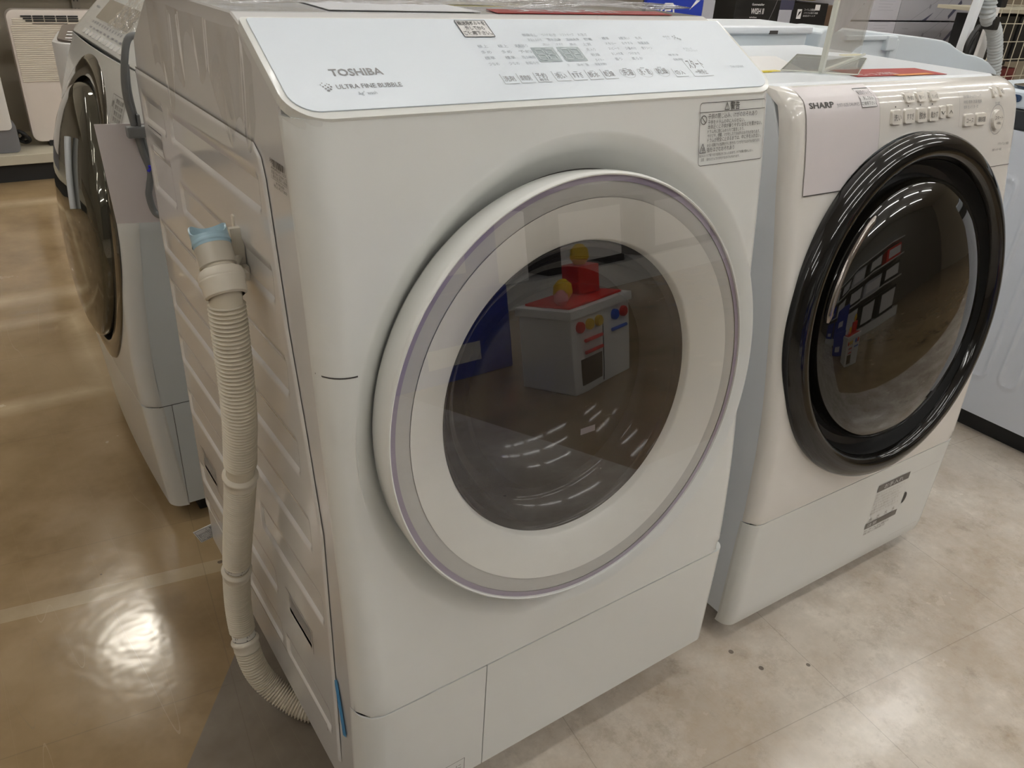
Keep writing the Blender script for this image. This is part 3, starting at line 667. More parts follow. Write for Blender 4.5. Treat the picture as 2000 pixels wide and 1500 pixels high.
# ---- grey power cord, paper sheet and tag at the back left corner
g = MB(); g.tube(path([(.03, .672, .900), (.003, .676, .903), (-.008, .68, .872), (-.0125, .684, .832), (-.009, .688, .796), (-.002, .690, .748), (.004, .692, .72), (.000, .692, .700), (-.0035, .691, .685), (-.001, .69, .664), (.006, .685, .655), (.03, .674, .652)], 10), .0048, 12)
g.tube(path([(-.006, .684, .868), (-.0075, .688, .832), (-.004, .692, .796), (.004, .695, .748), (.012, .696, .72)], 8), .004, 10)
cordo = g.build('power_cord', GREYCABLE, WM, 'grey power cord with plug')
g = MB(); g.box((-.020, .678, .770), (.022, .694, .786), .003); g.box((-.004, .68, .786), (.0, .692, .802), .001); g.build('plug', GREYCABLE, cordo)
g = MB(); g.tube([(.0022, .682, .730), (.0030, .683, .726), (-.0010, .682, .722)], .0022, 8); g.build('cable_tie', mat('deep_blue_tie', (.02, .02, .5), .4), cordo)
g = MB(); g.use(GPAPER); g.prism([(-.0575, .7885), (-.0525, .6455), (.018, .6400), (.018, .7855)], ((0, .700, 0), (1, 0, 0), (0, 0, 1), (0, 1, 0)), .0012)
tag(g.build('paper_sheet', None), 'plain pale sheet of paper hanging in the gap behind the hose-side washer', 'paper')
g = MB(); g.use(PAPER); tf_ = (Vector((-.031, .655, .084)), Vector((.052, .004, .006)).normalized(), Vector((.0135, 0, -.034)).normalized())
def tg(x, y, d=0): return tf_[0] + tf_[1] * x + tf_[2] * (.030 - y) + Vector((0, -1, 0)) * d
g.add([tg(0, 0), tg(.056, 0), tg(.056, .030), tg(0, .030), tg(0, 0, -.001), tg(.056, 0, -.001), tg(.056, .030, -.001), tg(0, .030, -.001)], [(0, 1, 2, 3), (7, 6, 5, 4), (0, 4, 5, 1), (1, 5, 6, 2), (2, 6, 7, 3), (3, 7, 4, 0)])
g.use(DARKINK); tgf = lambda x, y: tg(x, y, .0004)
for a in ((.002, .002, .054, .002), (.002, .028, .054, .028), (.002, .002, .002, .028), (.002, .0195, .054, .0195)): g.line(tgf, *a, .0005)
g.text('⚠警告', tgf, .018, .0212, .0045, .022)
for k, t in enumerate(('電源プラグを根元まで確実に差し込む', '傷んだコードや電源プラグ、ゆるんだ', 'コンセントは使用しない。', '火災・感電の原因になります。')): g.text(t, tgf, .004, .0155 - .0042 * k, .0026, (.047, .048, .034, .040)[k])
tgo = g.build('warning_tag', None, WM, 'white warning tag on the cord'); 
MB().tube(path([(.02, .672, .64), (.018, .668, .40), (.022, .664, .2), (.024, .660, .092)], 8), .0035, 8).build('hanging_lead', GREYCABLE, WM)

# ================================================================== WASHING MACHINE ON THE RIGHT
TH = -.029
SM = thing('washing_machine', 'white drum washing machine with round black door, standing right of the white-doored one', 'washing machine', (.694, .022, 0), TH)
SZ = [0, .237, .299, .425, .60, .76, .81, .86, .878, .888, .8925]; SY = [0, 0, .002, .0105, .040, .075, .085, .098, .108, .124, .140]
sprof = smooth_prof(SZ, SY); SW = .585; SRC = .022
poly = [(.022, .03)] + [(sprof(z) + SRC, z) for z in (.237, .35, .45, .6, .76, .83)] + [(.140, .882), (.162, .8925), (.56, .8925), (.575, .88), (.575, .03)]
MB().prism(poly, ((.0006, 0, 0), (0, 1, 0), (0, 0, 1), (1, 0, 0)), SW - .0012, .0015, 1).build('cabinet', COOLW, SM)
dc = (.2922, .549)
front_shell(SW, .2385, .8925, sprof, SRC, (*dc, .278), [(.20, .03), (.262, .03), (.27, .012), (.278, 0)]).build('front_panel', CREAM, SM)
patch(0, SW, .013, .2365, lambda z: .004 * max(0, (.04 - z) / .03) ** 2, SW, SRC, .0045, 40, 24).build('lower_cover', WHITE, SM)
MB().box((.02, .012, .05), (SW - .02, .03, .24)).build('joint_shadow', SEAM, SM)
MB().box((.02, .07, .012), (SW - .02, .55, .05), .004).build('plinth', COOLW, SM)
for fx, fy in ((.06, .12), (.52, .12), (.06, .5), (.52, .5)):
    MB().lathe([(.001, FL), (.022, FL), (.022, FL + .01), (.014, FL + .014), (.014, .014)], ((fx, fy, 0), (1, 0, 0), (0, 1, 0), (0, 0, 1)), 20).build('foot', MATBLACK, SM)
SF = lambda x, z, d=.0008: (x, sprof(z) + edge_round(x, SW, SRC) - d, z)
# detergent drawer front (pinkish) and fascia
def fascia(x0, x1, z0, z1, m, name, off=.0012, cut=True):
    g = MB(); nx, nz = 40, 40; V = {}; vs = []; fs = []
    R_ = .280
    def lim(x): 
        dx = abs(x - dc[0]); return dc[1] + math.sqrt(R_ * R_ - dx * dx) if dx < R_ else -9
    for i in range(nx + 1):
        x = x0 + (x1 - x0) * i / nx; zb = max(z0, lim(x)) if cut else z0; zb = min(zb, z1 - .001)
        for j in range(nz + 1):
            z = zb + (z1 - zb) * (j / nz) ** .9; vs.append(SF(x, z, off))
    for i in range(nx):
        for j in range(nz): a = i * (nz + 1) + j; fs.append((a, a + nz + 1, a + nz + 2, a + 1))
    g.add(vs, fs, True); return g.build(name, m, SM)
fascia(.027, .188, .759, .8915, PINKISH, 'detergent_drawer')
g = MB(); g.use(SEAM)
def sline(x0, z0, x1, z1, w_, d=.0016, n=12):
    for k in range(n):
        a, b_ = k / n, (k + 1) / n; g.line(lambda x, z: SF(x, z, d), x0 + (x1 - x0) * a, z0 + (z1 - z0) * a, x0 + (x1 - x0) * b_, z0 + (z1 - z0) * b_, w_)
sline(.027, .7585, .113, .7585, .0014); sline(.49, .7595, .568, .7595, .0009)
g.use(mat('faint_joint', (.42, .40, .38), .5)); sline(.0265, .7585, .0265, .885, .0008); sline(.1885, .885, .1885, .808, .0007); sline(.395, .888, .395, .828, .0007)
g.build('panel_joint', None, SM)
g = MB(); g.use(DARKINK); T_ = lambda x, z: SF(x, z, .0018)
g.text('SHARP', T_, .0345, .8698, .0066, .0520, bold=.025); g.use(GREYINK); g.text('JUST-SIZE DRUM ES-S7', T_, .0930, .8698, .0038, .058)
g.build('brand_lettering', None, SM)
g = MB(); g.use(PAPER); s0, s1, t0, t1 = .1470, .1815, .8670, .8885
g.add([SF(x, z, .0022) for z in (t0, (t0 + t1) / 2, t1) for x in (s0, s1)], [(0, 1, 3, 2), (2, 3, 5, 4)]); g.use(BLACKINK); T2 = lambda x, z: SF(x, z, .0026)
for a in ((s0, t0, s1, t0), (s0, t1, s1, t1), (s0, t0, s0, t1), (s1, t0, s1, t1)): g.line(T2, *a, .0006)
g.text('輸送用ボルトを', T2, .1485, .8825, .0034, .031); g.text('外してから', T2, .1540, .8762, .0034, .022); g.text('ご使用下さい。', T2, .1485, .8700, .0034, .032)
g.build('transport_sticker', None, SM)
KEYM = mat('cream_key', (0.80, 0.765, 0.70), .18, coat=.4)
def skey(x, z, wd, hh, t, m=KEYM):
    g = MB(); P_ = rrect(x, z, x + wd, z + hh, min(wd, hh) * .18, 4)
    top = [SF(a, b_, .0040) for a, b_ in P_]; bot = [SF(a, b_, -.001) for a, b_ in rrect(x - .0008, z - .0008, x + wd + .0008, z + hh + .0008, min(wd, hh) * .2, 4)]; k = len(P_)
    g.use(m); g.add(top + bot, [tuple(range(k))] + [(i, k + i, k + (i + 1) % k, (i + 1) % k) for i in range(k)])
    if t: g.use(DARKINK); g.text(t, lambda a, b_: SF(a, b_, .0045), x + wd / 2, z + hh * .3, hh * .36, wd * .74, 'C')
    g.build('button', None, SM)
for x, t in ((.2155, '洗い'), (.2470, 'すすぎ'), (.2785, '脱水'), (.3095, '乾かす')): skey(x, .8410, .0240, .0190, t)
skey(.3385, .8440, .0140, .0165, '∨'); skey(.3595, .8445, .0140, .0165, '∧')
for x, t in ((.2520, '予約'), (.2830, '槽クリーン'), (.3160, 'おしゃれ着')): skey(x, .8690, .0200, .0120, t)
skey(.4080, .8285, .0270, .0170, 'コース'); skey(.4420, .8285, .0290, .0170, '運転切替')
skey(.4925, .8680, .0100, .0130, '入'); skey(.5150, .8690, .0100, .0130, '切')
g = MB(); g.use(GREYINK)
for k in range(36):
    for ra, rb, w_ in ((.0215, .0250, .0008), (.0150, .0165, .0007)):
        a0, a1 = 2 * PI * k / 36, 2 * PI * (k + 1) / 36; g.line(T_, .507 + ra * math.cos(a0), .8335 + rb * math.sin(a0) * .9, .507 + ra * math.cos(a1), .8335 + rb * math.sin(a1) * .9, w_)
g.use(KEYM); n = 32; g.add([SF(.507 + .0145 * math.cos(2 * PI * k / n), .8335 + .0145 * math.sin(2 * PI * k / n), .005) for k in range(n)] + [SF(.507 + .0155 * math.cos(2 * PI * k / n), .8335 + .0155 * math.sin(2 * PI * k / n), 0) for k in range(n)], [tuple(range(n))] + [(k, n + k, n + (k + 1) % n, (k + 1) % n) for k in range(n)])
g.use(DARKINK); T5 = lambda x, z: SF(x, z, .0056); g.text('スタート', T5, .507, .834, .0052, .024, 'C'); g.text('一時停止', T5, .507, .8265, .0034, .014, 'C')
g.build('start_button', None, SM)
g = MB(); g.use(GREYINK)
for r_, row in enumerate(('毛布 標準 ホームクリーニング', '時短 標準 洗濯 乾燥', '標準 念入り 洗・乾')):
    g.text(row, T_, .4060, .8690 - .0075 * r_, .0036, (.052, .052, .042)[r_])
g.text('残り時間', T_, .499, .8560, .0036, .014); g.text('電源', T_, .509, .8845, .0022, .005)
for x in (.2245, .2560, .2870, .3180): g.use(DARKINK); g.quad(T_, x, .8632, x + .0028, .8652)
for x in (.2480, .2795, .3125): g.quad(T_, x, .8725, x + .0012, .8765)
g.text('ドアロック', T_, .520, .7935, .0030, .015); g.text('ロック解除', T_, .5370, .7925, .0034, .0165); g.text('乾燥フィルター 毎回', T_, .505, .7845, .0030, .028)
g.build('panel_writing', None, SM)
# door: black ring and domed glass
SA = .1617; SN = Vector((0, -math.cos(SA), math.sin(SA))); SV = Vector((0, math.sin(SA), math.cos(SA))); SO = Vector((dc[0], .0300, dc[1])); SFM = (SO, (1, 0, 0), SV, SN)
RINGB = mat('black_gloss_ring', (0.007, 0.0065, 0.006), .07)
sd = MB().lathe([(.280, -.012), (.2842, -.003), (.2846, .002), (.282, .009), (.276, .016), (.266, .021), (.256, .0215), (.249, .018), (.246, .012), (.243, .002)], SFM, 192).build('door', RINGB, SM, 'glossy black door ring')
MB().lathe([(.2435, .006), (.241, -.012), (.234, -.020), (.222, -.022), (.216, -.016)], SFM, 160).build('door_gap', MATBLACK, sd)
DOME = mat('smoked_dome_glass', (0.008, 0.007, 0.005), .03, ior=1.6)
MB().lathe([(.2165, -.018), (.2170, .000), (.2145, .006), (.208, .012), (.190, .0205), (.165, .028), (.135, .034), (.10, .0385), (.06, .0415), (.03, .0425), (.0001, .043)], SFM, 160).build('domed_glass', DOME, sd)
g = MB(); pts = []
for k in range(21):
    a = math.radians(128 + 44 * k / 20); pts.append(SO + Vector((1, 0, 0)) * (.2225 * math.cos(a)) + SV * (.2225 * math.sin(a)) + SN * .020)
g.tube(pts, [.003] + [.0058] * 19 + [.003], 12); g.build('door_handle', CHROME, sd, 'smoked chrome curved handle')
# cautions on the lower cover
g = MB(); LF = lambda x, z: (x, -.0008, z)
def sh_(x, z): return LF(x + (.195 - z) * .0, z)
g.use(mat('band_grey', (.17, .155, .14), .5)); g.quad(LF, .352, .184, .452, .200); g.quad(LF, .352, .096, .452, .110)
g.use(mat('pale_print', (.40, .37, .33), .5))
for k, t in enumerate(('排水フィルターのお手入れについて', '週に一度お手入れしてください', 'フィルターを開ける前に水抜きをする', '糸くずを取り除いてください', 'つまみを確実にしめる', '水漏れの原因になります', '電源を切ってから行う')): g.text(t, LF, .354, .175 - .0075 * k, .0040, .09 - .006 * (k % 3))
g.use(mat('mid_print', (.22, .2, .18), .5)); 
for k in range(4): g.text('水', LF, .358 + .024 * k, .1125, .008)
g.text('お手入れ後は', LF, .354, .088, .004, .08); g.text('確実に閉める', LF, .354, .081, .004, .07)
g.use(PAPER); LF2 = lambda x, z: (x, -.0012, z); g.text('お手入れ', LF2, .372, .188, .008, .06); g.text('注意', LF2, .358, .100, .006, .03)
g.build('care_label', None, SM)
g = MB(); g.use(mat('faint_joint', (.42, .40, .38), .5))
for a in ((.4595, .192, .553, .192), (.4575, .040, .553, .040)): g.line(LF, *a, .0008)
g.use(SEAM); g.add([LF(.4600 + .010 * math.cos(PI / 2 - PI * k / 12) * 1.0, .134 + .014 * math.sin(PI / 2 - PI * k / 12)) for k in range(13)], [tuple(range(13))])
g.build('filter_flap_joint', None, SM)

# acrylic sign holder and flyers on the right machine
AM = clear('acrylic', (.985, .985, .975), 1.28, haze=.10, hazecol=(.85, .87, .84)); AE = mat('acrylic_edge', (.66, .67, .60), .2); PT = .8931
AH = thing('sign_holder', 'clear acrylic T-shaped sign holder holding a grey paper, on the black-doored washer', 'sign holder', (.90, .235, PT), 0)
def arc_frame(p, q):  # plate between two floor points
    d = Vector((q[0] - p[0], q[1] - p[1], 0)); return d
b0, b1 = Vector((0, 0, 0)), Vector((.335, .150, 0)); d = (b1 - b0).normalized(); nrm = Vector((-d.y, d.x, 0))
MB().use(AM).prism([(0, .004), (.32, .004), (.32, .155), (0, .155)], (b0, d, (0, 0, 1), nrm), .003).build('upright_plate', None, AH)
g = MB(); g.use(AE); g.box((-.002, -.003, .003), (.003, .005, .155), .0005); g.tube([b0 + d * .0 + Vector((0, 0, .004)), b1 + Vector((0, 0, .004))], .0025, 8); g.build('plate_edge', None, AH)
g = MB(); g.use(mat('grey_card', (.40, .395, .38), .5, var=.25, vscale=14)); g.add([b0 + d * a + Vector((0, 0, z)) + nrm * -.0008 for a, z in ((.012, .055), (.12, .066), (.20, .090), (.24, .098), (.24, .155), (.012, .155))], [(0, 1, 2, 3, 4, 5)]); g.build('inserted_card', None, AH)
MB().use(AM).prism([(-.050, .036), (.047, -.032), (.290, .115), (.182, .186)], ((0, 0, .0006), (1, 0, 0), (0, 1, 0), (0, 0, 1)), .0025).build('base_plate', None, AH)
g = MB(); g.use(AE)
PP = [(-.050, .036), (.047, -.032), (.290, .115), (.182, .186)]
for a, b_ in zip(PP, PP[1:] + PP[:1]): g.tube([(a[0], a[1], .002), (b_[0], b_[1], .002)], .0012, 6)
g.build('base_edge', None, AH)
def ex2(g, z):
    g.use(PAPER); g.text('セール 特価', lambda x, y: (x, y, z), .955, .200, .016, .10); g.use(ORANGE); g.quad(lambda x, y: (x, y, z), 1.03, .183, 1.13, .197)
flyer('red_flyer', [(.940, .197), (1.160, .178), (1.175, .245), (.96, .262)], PT, RED, 'red and orange flyer lying near the front edge of the black-doored washer top', extra=ex2)
flyer('white_leaflet', [(.80, .27), (.90, .262), (1.02, .42), (.86, .44)], PT, PAPER, 'white leaflet lying beside the acrylic sign holder on the right washer', 'leaflet')
g = MB(); g.use(YELLOW); g.box((.790, .268, PT), (.845, .278, PT + .0015)); tag(g.build('yellow_strip', None), 'thin yellow paper strip left of the acrylic sign holder base', 'paper strip')
g = MB(); g.use(YELLOW); g.box((1.195, .400, PT), (1.255, .412, PT + .0015)); tag(g.build('yellow_strip', None), 'thin yellow paper strip behind the acrylic sign holder', 'paper strip')

# ================================================================== WASHING MACHINE AT THE LEFT BACK
LMo = thing('washing_machine', 'white drum washing machine facing the left aisle with round smoked mirror door', 'washing machine', (-.036, 1.430, 0), math.radians(-90))
LZ = [.02, .25, .36, .60, .72, .835]; LY = [.006, -.010, -.012, .006, .030, .072]; LBOW = .009
lprof = smooth_prof(LZ, LY); LW = .60; LRC = .028
LG = mat('cool_white_panel', (0.62, 0.625, 0.60), .22, coat=.3); LS = mat('pale_grey_side', (0.60, 0.63, 0.63), .35)
poly = [(lprof(.03) + LRC, .03), (lprof(.25) + LRC, .25)] + [(lprof(z) + LRC, z) for z in (.36, .48, .6, .72)] + [(.095, .825), (.098, .838), (.178, .920), (.60, .935), (.61, .92), (.61, .03)]
MB().prism(poly, ((.0006, 0, 0), (0, 1, 0), (0, 0, 1), (1, 0, 0)), LW - .0012, .0012, 1).build('cabinet', LS, LMo)
lc = (.300, .540)
LSF = lambda x, z: lprof(z) - LBOW * (1 - ((x - .3) / .3) ** 2)
front_shell(LW, .252, .834, lprof, LRC, (*lc, .2715), [(.19, .028), (.26, .028), (.268, .004), (.2715, 0)], 192, 34, LBOW).build('front_panel', LG, LMo)
patch(0, LW, .018, .2505, lprof, LW, LRC, .004, 30, 14, bow=LBOW).build('lower_cover', LG, LMo)
g = MB(); g.use(SEAM)
for a in ((.002, .2515, .085, .2515),): g.box((LW - .0005, .014, .2507), (LW + .0003, .079, .2516))
g.box((LW - .0005, .0364, .02), (LW + .0003, .0371, .2507)); g.box((LW - .0005, .0786, .05), (LW + .0004, .0794, .80)); g.build('panel_joint', None, LMo)
MB().box((LW - .002, .0372, .022), (LW + .0003, .0785, .2500), .001).build('side_cover', LS, LMo)
MB().box((.03, .06, FL), (LW - .03, .55, .04), .004).build('plinth', MATBLACK, LMo)
LPN = Vector((0, -.70, .71)).normalized(); LPV = Vector((0, .71, .70)).normalized(); LPO = Vector((0, .074, .8352))
def lp(x, s, h=0): return LPO + Vector((1, 0, 0)) * x + LPV * s + LPN * h
lcp = MB().prism(rrect(0, 0, LW, .115, .006, 6, rs=(.02, .02, .004, .004)), (lp(0, 0, -.008), (1, 0, 0), LPV, LPN), .009, .002, 2, True).build('control_panel', LG, LMo)
MB().box((.012, .072, .8325), (LW - .012, .09, .8350)).build('panel_gap', SEAM, LMo)
g = MB(); g.use(mat('tinted_lid_glass', (.20, .18, .155), .1, coat=1, var=.3, vscale=30)); g.prism(rrect(.108, .046, .380, .092, .004), (lp(0, 0, .001), (1, 0, 0), LPV, LPN), .0012); g.build('lid_window', None, lcp)
L_ = lambda x, s: lp(x, s, .0016)
g = MB(); g.use(GREYINK); g.text('Panasonic', L_, .040, .066, .006, .034, bold=.02); g.text('ECONAVI', L_, .022, .014, .005, .03)
for k in range(13): g.quad(L_, .105 + .0235 * k, .034, .111 + .0235 * k, .0395)
for k in range(9): g.quad(L_, .115 + .034 * k, .0225, .131 + .034 * k, .0265)
g.build('panel_writing', None, lcp)
for k in range(12):
    g = MB(); g.use(WHITE2); g.prism(rrect(.095 + .033 * k, .007, .116 + .033 * k, .0175, .002, 3), (lp(0, 0, .001), (1, 0, 0), LPV, LPN), .0018); g.build('button', None, lcp)
top_sheet_m = clear('clear_wrap', (.96, .965, .96), 1.5, .02, .7, 30, .25, (.8, .78, .74))
g = MB(); g.use(top_sheet_m); g.grid(lambda i, j: lp(.24 + .34 * i, .042 + .070 * j, .0035 + .002 * math.sin(30 * i + 9 * j) * math.sin(14 * j + 4 * i)), 40, 16); g.build('clear_wrap', None, LMo)
g = MB(); g.use(DARKINK); LFp = lambda x, z: (x, LSF(x, z) + edge_round(x, LW, LRC) - .001, z)
for a in ((.50, .745, .575, .745), (.50, .790, .575, .790), (.50, .745, .50, .790), (.575, .745, .575, .790), (.515, .745, .515, .79)): g.line(LFp, *a, .0008)
for k in range(4): g.text('警告注意', LFp, .522, .7800 - .009 * k, .005, .045)
g.text('警', LFp, .503, .772, .007); g.build('warning_label', None, LMo)
def conf(prof_, m, name, parent, label=None, n=160):
    """ring that follows the bowed front: (radius, height above the front)"""
    g = MB(); k = n; vs = []
    for r, h in prof_:
        for i in range(k):
            t = 2 * PI * i / k; x, z = lc[0] + r * math.cos(t), lc[1] + r * math.sin(t); ni = min(1, max(0, h / .03)); vs.append((x, LSF(x, z) - h, z))
    g.add(vs, [(j * k + i, j * k + (i + 1) % k, (j + 1) * k + (i + 1) % k, (j + 1) * k + i) for j in range(len(prof_) - 1) for i in range(k)], True)
    return g.build(name, m, parent, label)
SMK = mat('smoked_mirror_ring', (0.16, 0.15, 0.125), .05, metal=.85)
md = conf([(.274, -.003), (.2835, -.002), (.2840, .0005), (.282, .003), (.275, .0042), (.262, .0048), (.252, .0044), (.2475, .002), (.247, -.006)], SMK, 'door', LMo, 'smoked mirror door ring')
conf([(.2470, .002), (.246, -.012), (.238, -.014), (.236, -.002)], MATBLACK, 'door_gap', md)
conf([(.2362, -.006), (.2362, .010), (.233, .015), (.226, .018), (.21, .022), (.19, .025), (.16, .028), (.12, .030), (.06, .031), (.0005, .0315)], mat('smoked_green_glass', (.13, .125, .10), .03, metal=.75), 'domed_glass', md)
g = MB(); pts = []
for k in range(13):
    q = k / 12; x, z = lc[0] + .120 - .045 * q, lc[1] + .045 + .115 * q; pts.append((x, LSF(x, z) - .034, z))
g.tube(pts, .0055, 12); g.build('door_handle', mat('silver_plastic', (.50, .52, .53), .4), md)

# neighbour in the same row
NB = thing('slim_appliance', 'slim white floor appliance with dark brown touch panel on top, beyond the mirror-doored washer', 'appliance', (.010, 1.60, 0), -.2)
GWP = mat('grey_white_plastic', (.62, .61, .59), .3)
g = MB(); g.prism(rrect(0, 0, .40, .30, .05, 8), ((0, 0, FL), (1, 0, 0), (0, 1, 0), (0, 0, 1)), .790 - FL, .006, 2, True); g.build('body', GWP, NB)
MB().prism(rrect(.012, .010, .388, .29, .042, 8), ((0, 0, .7895), (1, 0, 0), (0, 1, .03), (0, -.03, 1)), .006, .002, 2).build('touch_panel', mat('panel_brown_grey', (.13, .105, .095), .2), NB)
g = MB(); g.use(PAPER)
for k in range(4):
    for q in range(3): g.add([(x, y, .7965 + .03 * y) for x, y in ((.03 + .05 * k, .03 + .05 * q), (.055 + .05 * k, .03 + .05 * q), (.055 + .05 * k, .045 + .05 * q), (.03 + .05 * k, .045 + .05 * q))], [(0, 1, 2, 3)])
g.build('panel_marks', None, NB)
MB().box((.018, -.002, .660), (.055, .004, .725), .002).build('display_window', mat('mid_grey_plastic', (.16, .16, .16), .4), NB)
g = MB(); g.use(mat('faint_joint', (.42, .40, .38), .5)); g.box((.05, -.0006, .742), (.35, .002, .7435)); g.build('panel_joint', None, NB)

# ================================================================== SHELF WITH HEATERS, FAR LEFT
SHM = mat('shelf_cream', (0.50, 0.46, 0.36), .45); SHB = mat('shelf_back_grey', (0.34, 0.30, 0.235), .6)
GS = thing('gondola_shelf', 'long cream metal display shelf with grey back panel along the left back', 'shelf', (-1.6, 3.62, 0))
MB().box((0, .03, FL), (2.9, .45, .055)).build('kick_plate', MATBLACK, GS)
MB().box((0, 0, .056), (2.9, .50, .098), .003).build('base_shelf', SHM, GS)
MB().box((0, .50, FL), (2.9, .53, 1.5)).build('back_panel', SHB, GS)
for x in (.15, 1.05, 2.02, 2.8):
    g = MB(); g.use(mat('post_metal', (.30, .27, .22), .4)); g.box((x, .47, .098), (x + .035, .5, 1.5)); g.use(SEAM)
    for k in range(24): g.box((x + .007, .4692, .14 + .055 * k), (x + .013, .4702, .165 + .055 * k)); g.box((x + .022, .4692, .14 + .055 * k), (x + .028, .4702, .165 + .055 * k))
    g.build('slotted_post', None, GS)
MB().box((0, .12, .86), (2.9, .50, .885), .002).build('upper_shelf', SHM, GS)
HT = thing('panel_heater', 'tall cream panel heater with a ribbed upper half and top grille, on the left shelf', 'heater', (.105, 3.76, .0985))
HM = mat('heater_cream', (.72, .66, .55), .45); HM2 = mat('heater_pinkish', (.70, .63, .57), .4)
MB().prism(rrect(0, .022, .37, .58, .035, 8), ((0, 0, 0), (1, 0, 0), (0, 0, 1), (0, 1, 0)), .08, .006, 2, True).build('body', HM2, HT)
g = MB(); g.use(HM)
for k in range(30): g.box((.010 if k < 27 else .02, -.004, .285 + .0088 * k), (.36 if k < 27 else .35, .001, .2905 + .0088 * k), .001)
g.use(MATBLACK)
for k in range(3):
    for q in range(5): g.box((.055 + .046 * q + (.008 * (2 - k) if q == 0 else 0), -.0055, .533 + .0095 * k), (.097 + .046 * q, -.003, .539 + .0095 * k))
g.box((.095, -.0055, .524), (.235, -.003, .5265)); g.build('grille', None, HT)
MB().box((.06, .0, 0), (.12, .08, .03), .003).build('foot', MATBLACK, HT); MB().box((.25, .0, 0), (.31, .08, .03), .003).build('foot', MATBLACK, HT)
HT2 = thing('panel_heater', 'white panel appliance with grey base, cut off by the left edge of the photo', 'heater', (-.42, 3.66, .0990))
MB().prism(rrect(0, .10, .445, .60, .02, 6), ((0, 0, 0), (1, 0, 0), (0, 0, 1), (0, 1, 0)), .07, .005, 2, True).build('body', mat('heater_white', (.74, .72, .69), .4), HT2)
MB().prism(rrect(.0, .0, .46, .13, .02, 6), ((0, .012, 0), (1, 0, 0), (0, 0, 1), (0, 1, 0)), .09, .005, 2, True).build('base', mat('base_grey', (.17, .17, .18), .4), HT2)
g = MB(); g.tube(path([(.06, 3.78, .135), (.075, 3.76, .155), (.05, 3.77, .17), (.04, 3.79, .14), (.07, 3.80, .115), (.09, 3.78, .13), (.065, 3.77, .16)], 8), .009, 8); tag(g.build('coiled_cable', MATBLACK), 'small dark coil of cable on the left shelf between the two heaters', 'cable')

# ================================================================== MACHINES BEHIND AND TO THE RIGHT
BW = mat('bluish_white_plastic', (.70, .76, .80), .3)
TLm = thing('top_load_washer', 'white top-loading washer with curved raised console, seen right behind the black-doored machine', 'washing machine', (1.425, .625, 0))
con = [(.0, .75), (.0, .908), (.012, .917), (.05, .919), (.30, .9055), (.44, .896), (.52, .889), (.555, .882), (.60, .867), (.65, .855), (.70, .850), (.745, .842), (.785, .831), (.84, .808), (.865, .785), (.865, .75)]
MB().prism([(.0, FL), (.865, FL), (.865, .76), (.0, .76)], ((0, .001, 0), (1, 0, 0), (0, 0, 1), (0, 1, 0)), .55, .012, 3).build('cabinet', BW, TLm)
MB().prism(con, ((0, .0, 0), (1, 0, 0), (0, 0, 1), (0, 1, 0)), .10, .005, 3, False).build('console', BW, TLm)
g = MB(); g.box((.03, -.006, .78), (.075, .004, .914), .004); g.box((.245, -.014, .870), (.285, .004, .903), .004); g.box((.09, -.008, .893), (.26, .004, .9035), .003); g.box((.27, -.010, .845), (.30, .004, .895), .004); g.build('console_rib', BW, TLm)
MB().prism([(.0, .75), (.865, .75), (.865, .775), (.0, .80)], ((0, .1, 0), (1, 0, 0), (0, 0, 1), (0, 1, 0)), .42, .006, 2).build('lid', COOLW, TLm)
TL2 = thing('top_load_washer', 'white box-shaped top-loading washer seen between the middle machine and the black-doored one', 'washing machine', (.82, .64, 0))
MB().box((0, .004, FL), (.585, .55, .86), .012, 3).build('cabinet', BW, TL2)
MB().box((.002, .002, .861), (.583, .14, .912), .010, 3).build('console', BW, TL2)
MB().box((-.004, -.006, .905), (.588, .15, .922), .007, 3).build('console_rim', COOLW, TL2)
g = MB(); g.use(SEAM); g.box((.44, -.0075, .906), (.465, -.004, .913)); g.build('drain_notch', None, TL2)

RM = thing('top_load_washer', 'white washer with embossed side slots and blue-black lid, at the right edge of the photo', 'washing machine', (1.83, -.16, 0))
RMW = mat('blue_white_steel', (.70, .73, .79), .3); g = MB()
slots = [(.302, .028), (.382, .028), (.468, .028), (.548, .028), (.22, .028), (.14, .028), (.06, .028)]
def rfn(i, j):
    y = .62 * i; z = .03 + .70 * j; h = 0
    for c, hw in slots:
        dz = max(0, max(.155 - z, z - .60)); dd = math.hypot(abs(y - c), dz) - .022
        h = max(h, .004 * max(0, 1 - abs(dd) / .007) ** .7)
    return (-h, y, z)
g.grid(rfn, 300, 120); g.build('side_sheet', RMW, RM)
MB().box((.001, 0, .03), (.56, .62, .73), .001).build('cabinet', RMW, RM)
MB().box((.03, .03, FL), (.53, .59, .03)).build('plinth', MATBLACK, RM)
MB().box((-.002, -.002, .731), (.562, .622, .775), .004).build('dark_band', mat('charcoal_band', (.035, .037, .04), .25), RM)
MB().box((-.006, -.01, .776), (.57, .632, .815), .010, 3, smooth=False).build('top_frame', mat('cool_white_frame', (.70, .78, .86), .25), RM)
MB().prism(rrect(.02, .04, .50, .55, .03), ((0, 0, .8145), (1, 0, 0), (0, 1, 0), (0, 0, 1)), .008, .002).build('lid', mat('navy_glass', (.012, .02, .035), .08, coat=1), RM)
g = MB(); g.use(mat('navy_inset', (.02, .05, .12), .15, coat=1)); g.prism(rrect(.50, .790, .60, .806, .007), ((-.0072, 0, 0), (0, 1, 0), (0, 0, 1), (-1, 0, 0)), .001); g.build('handle_inset', None, RM)

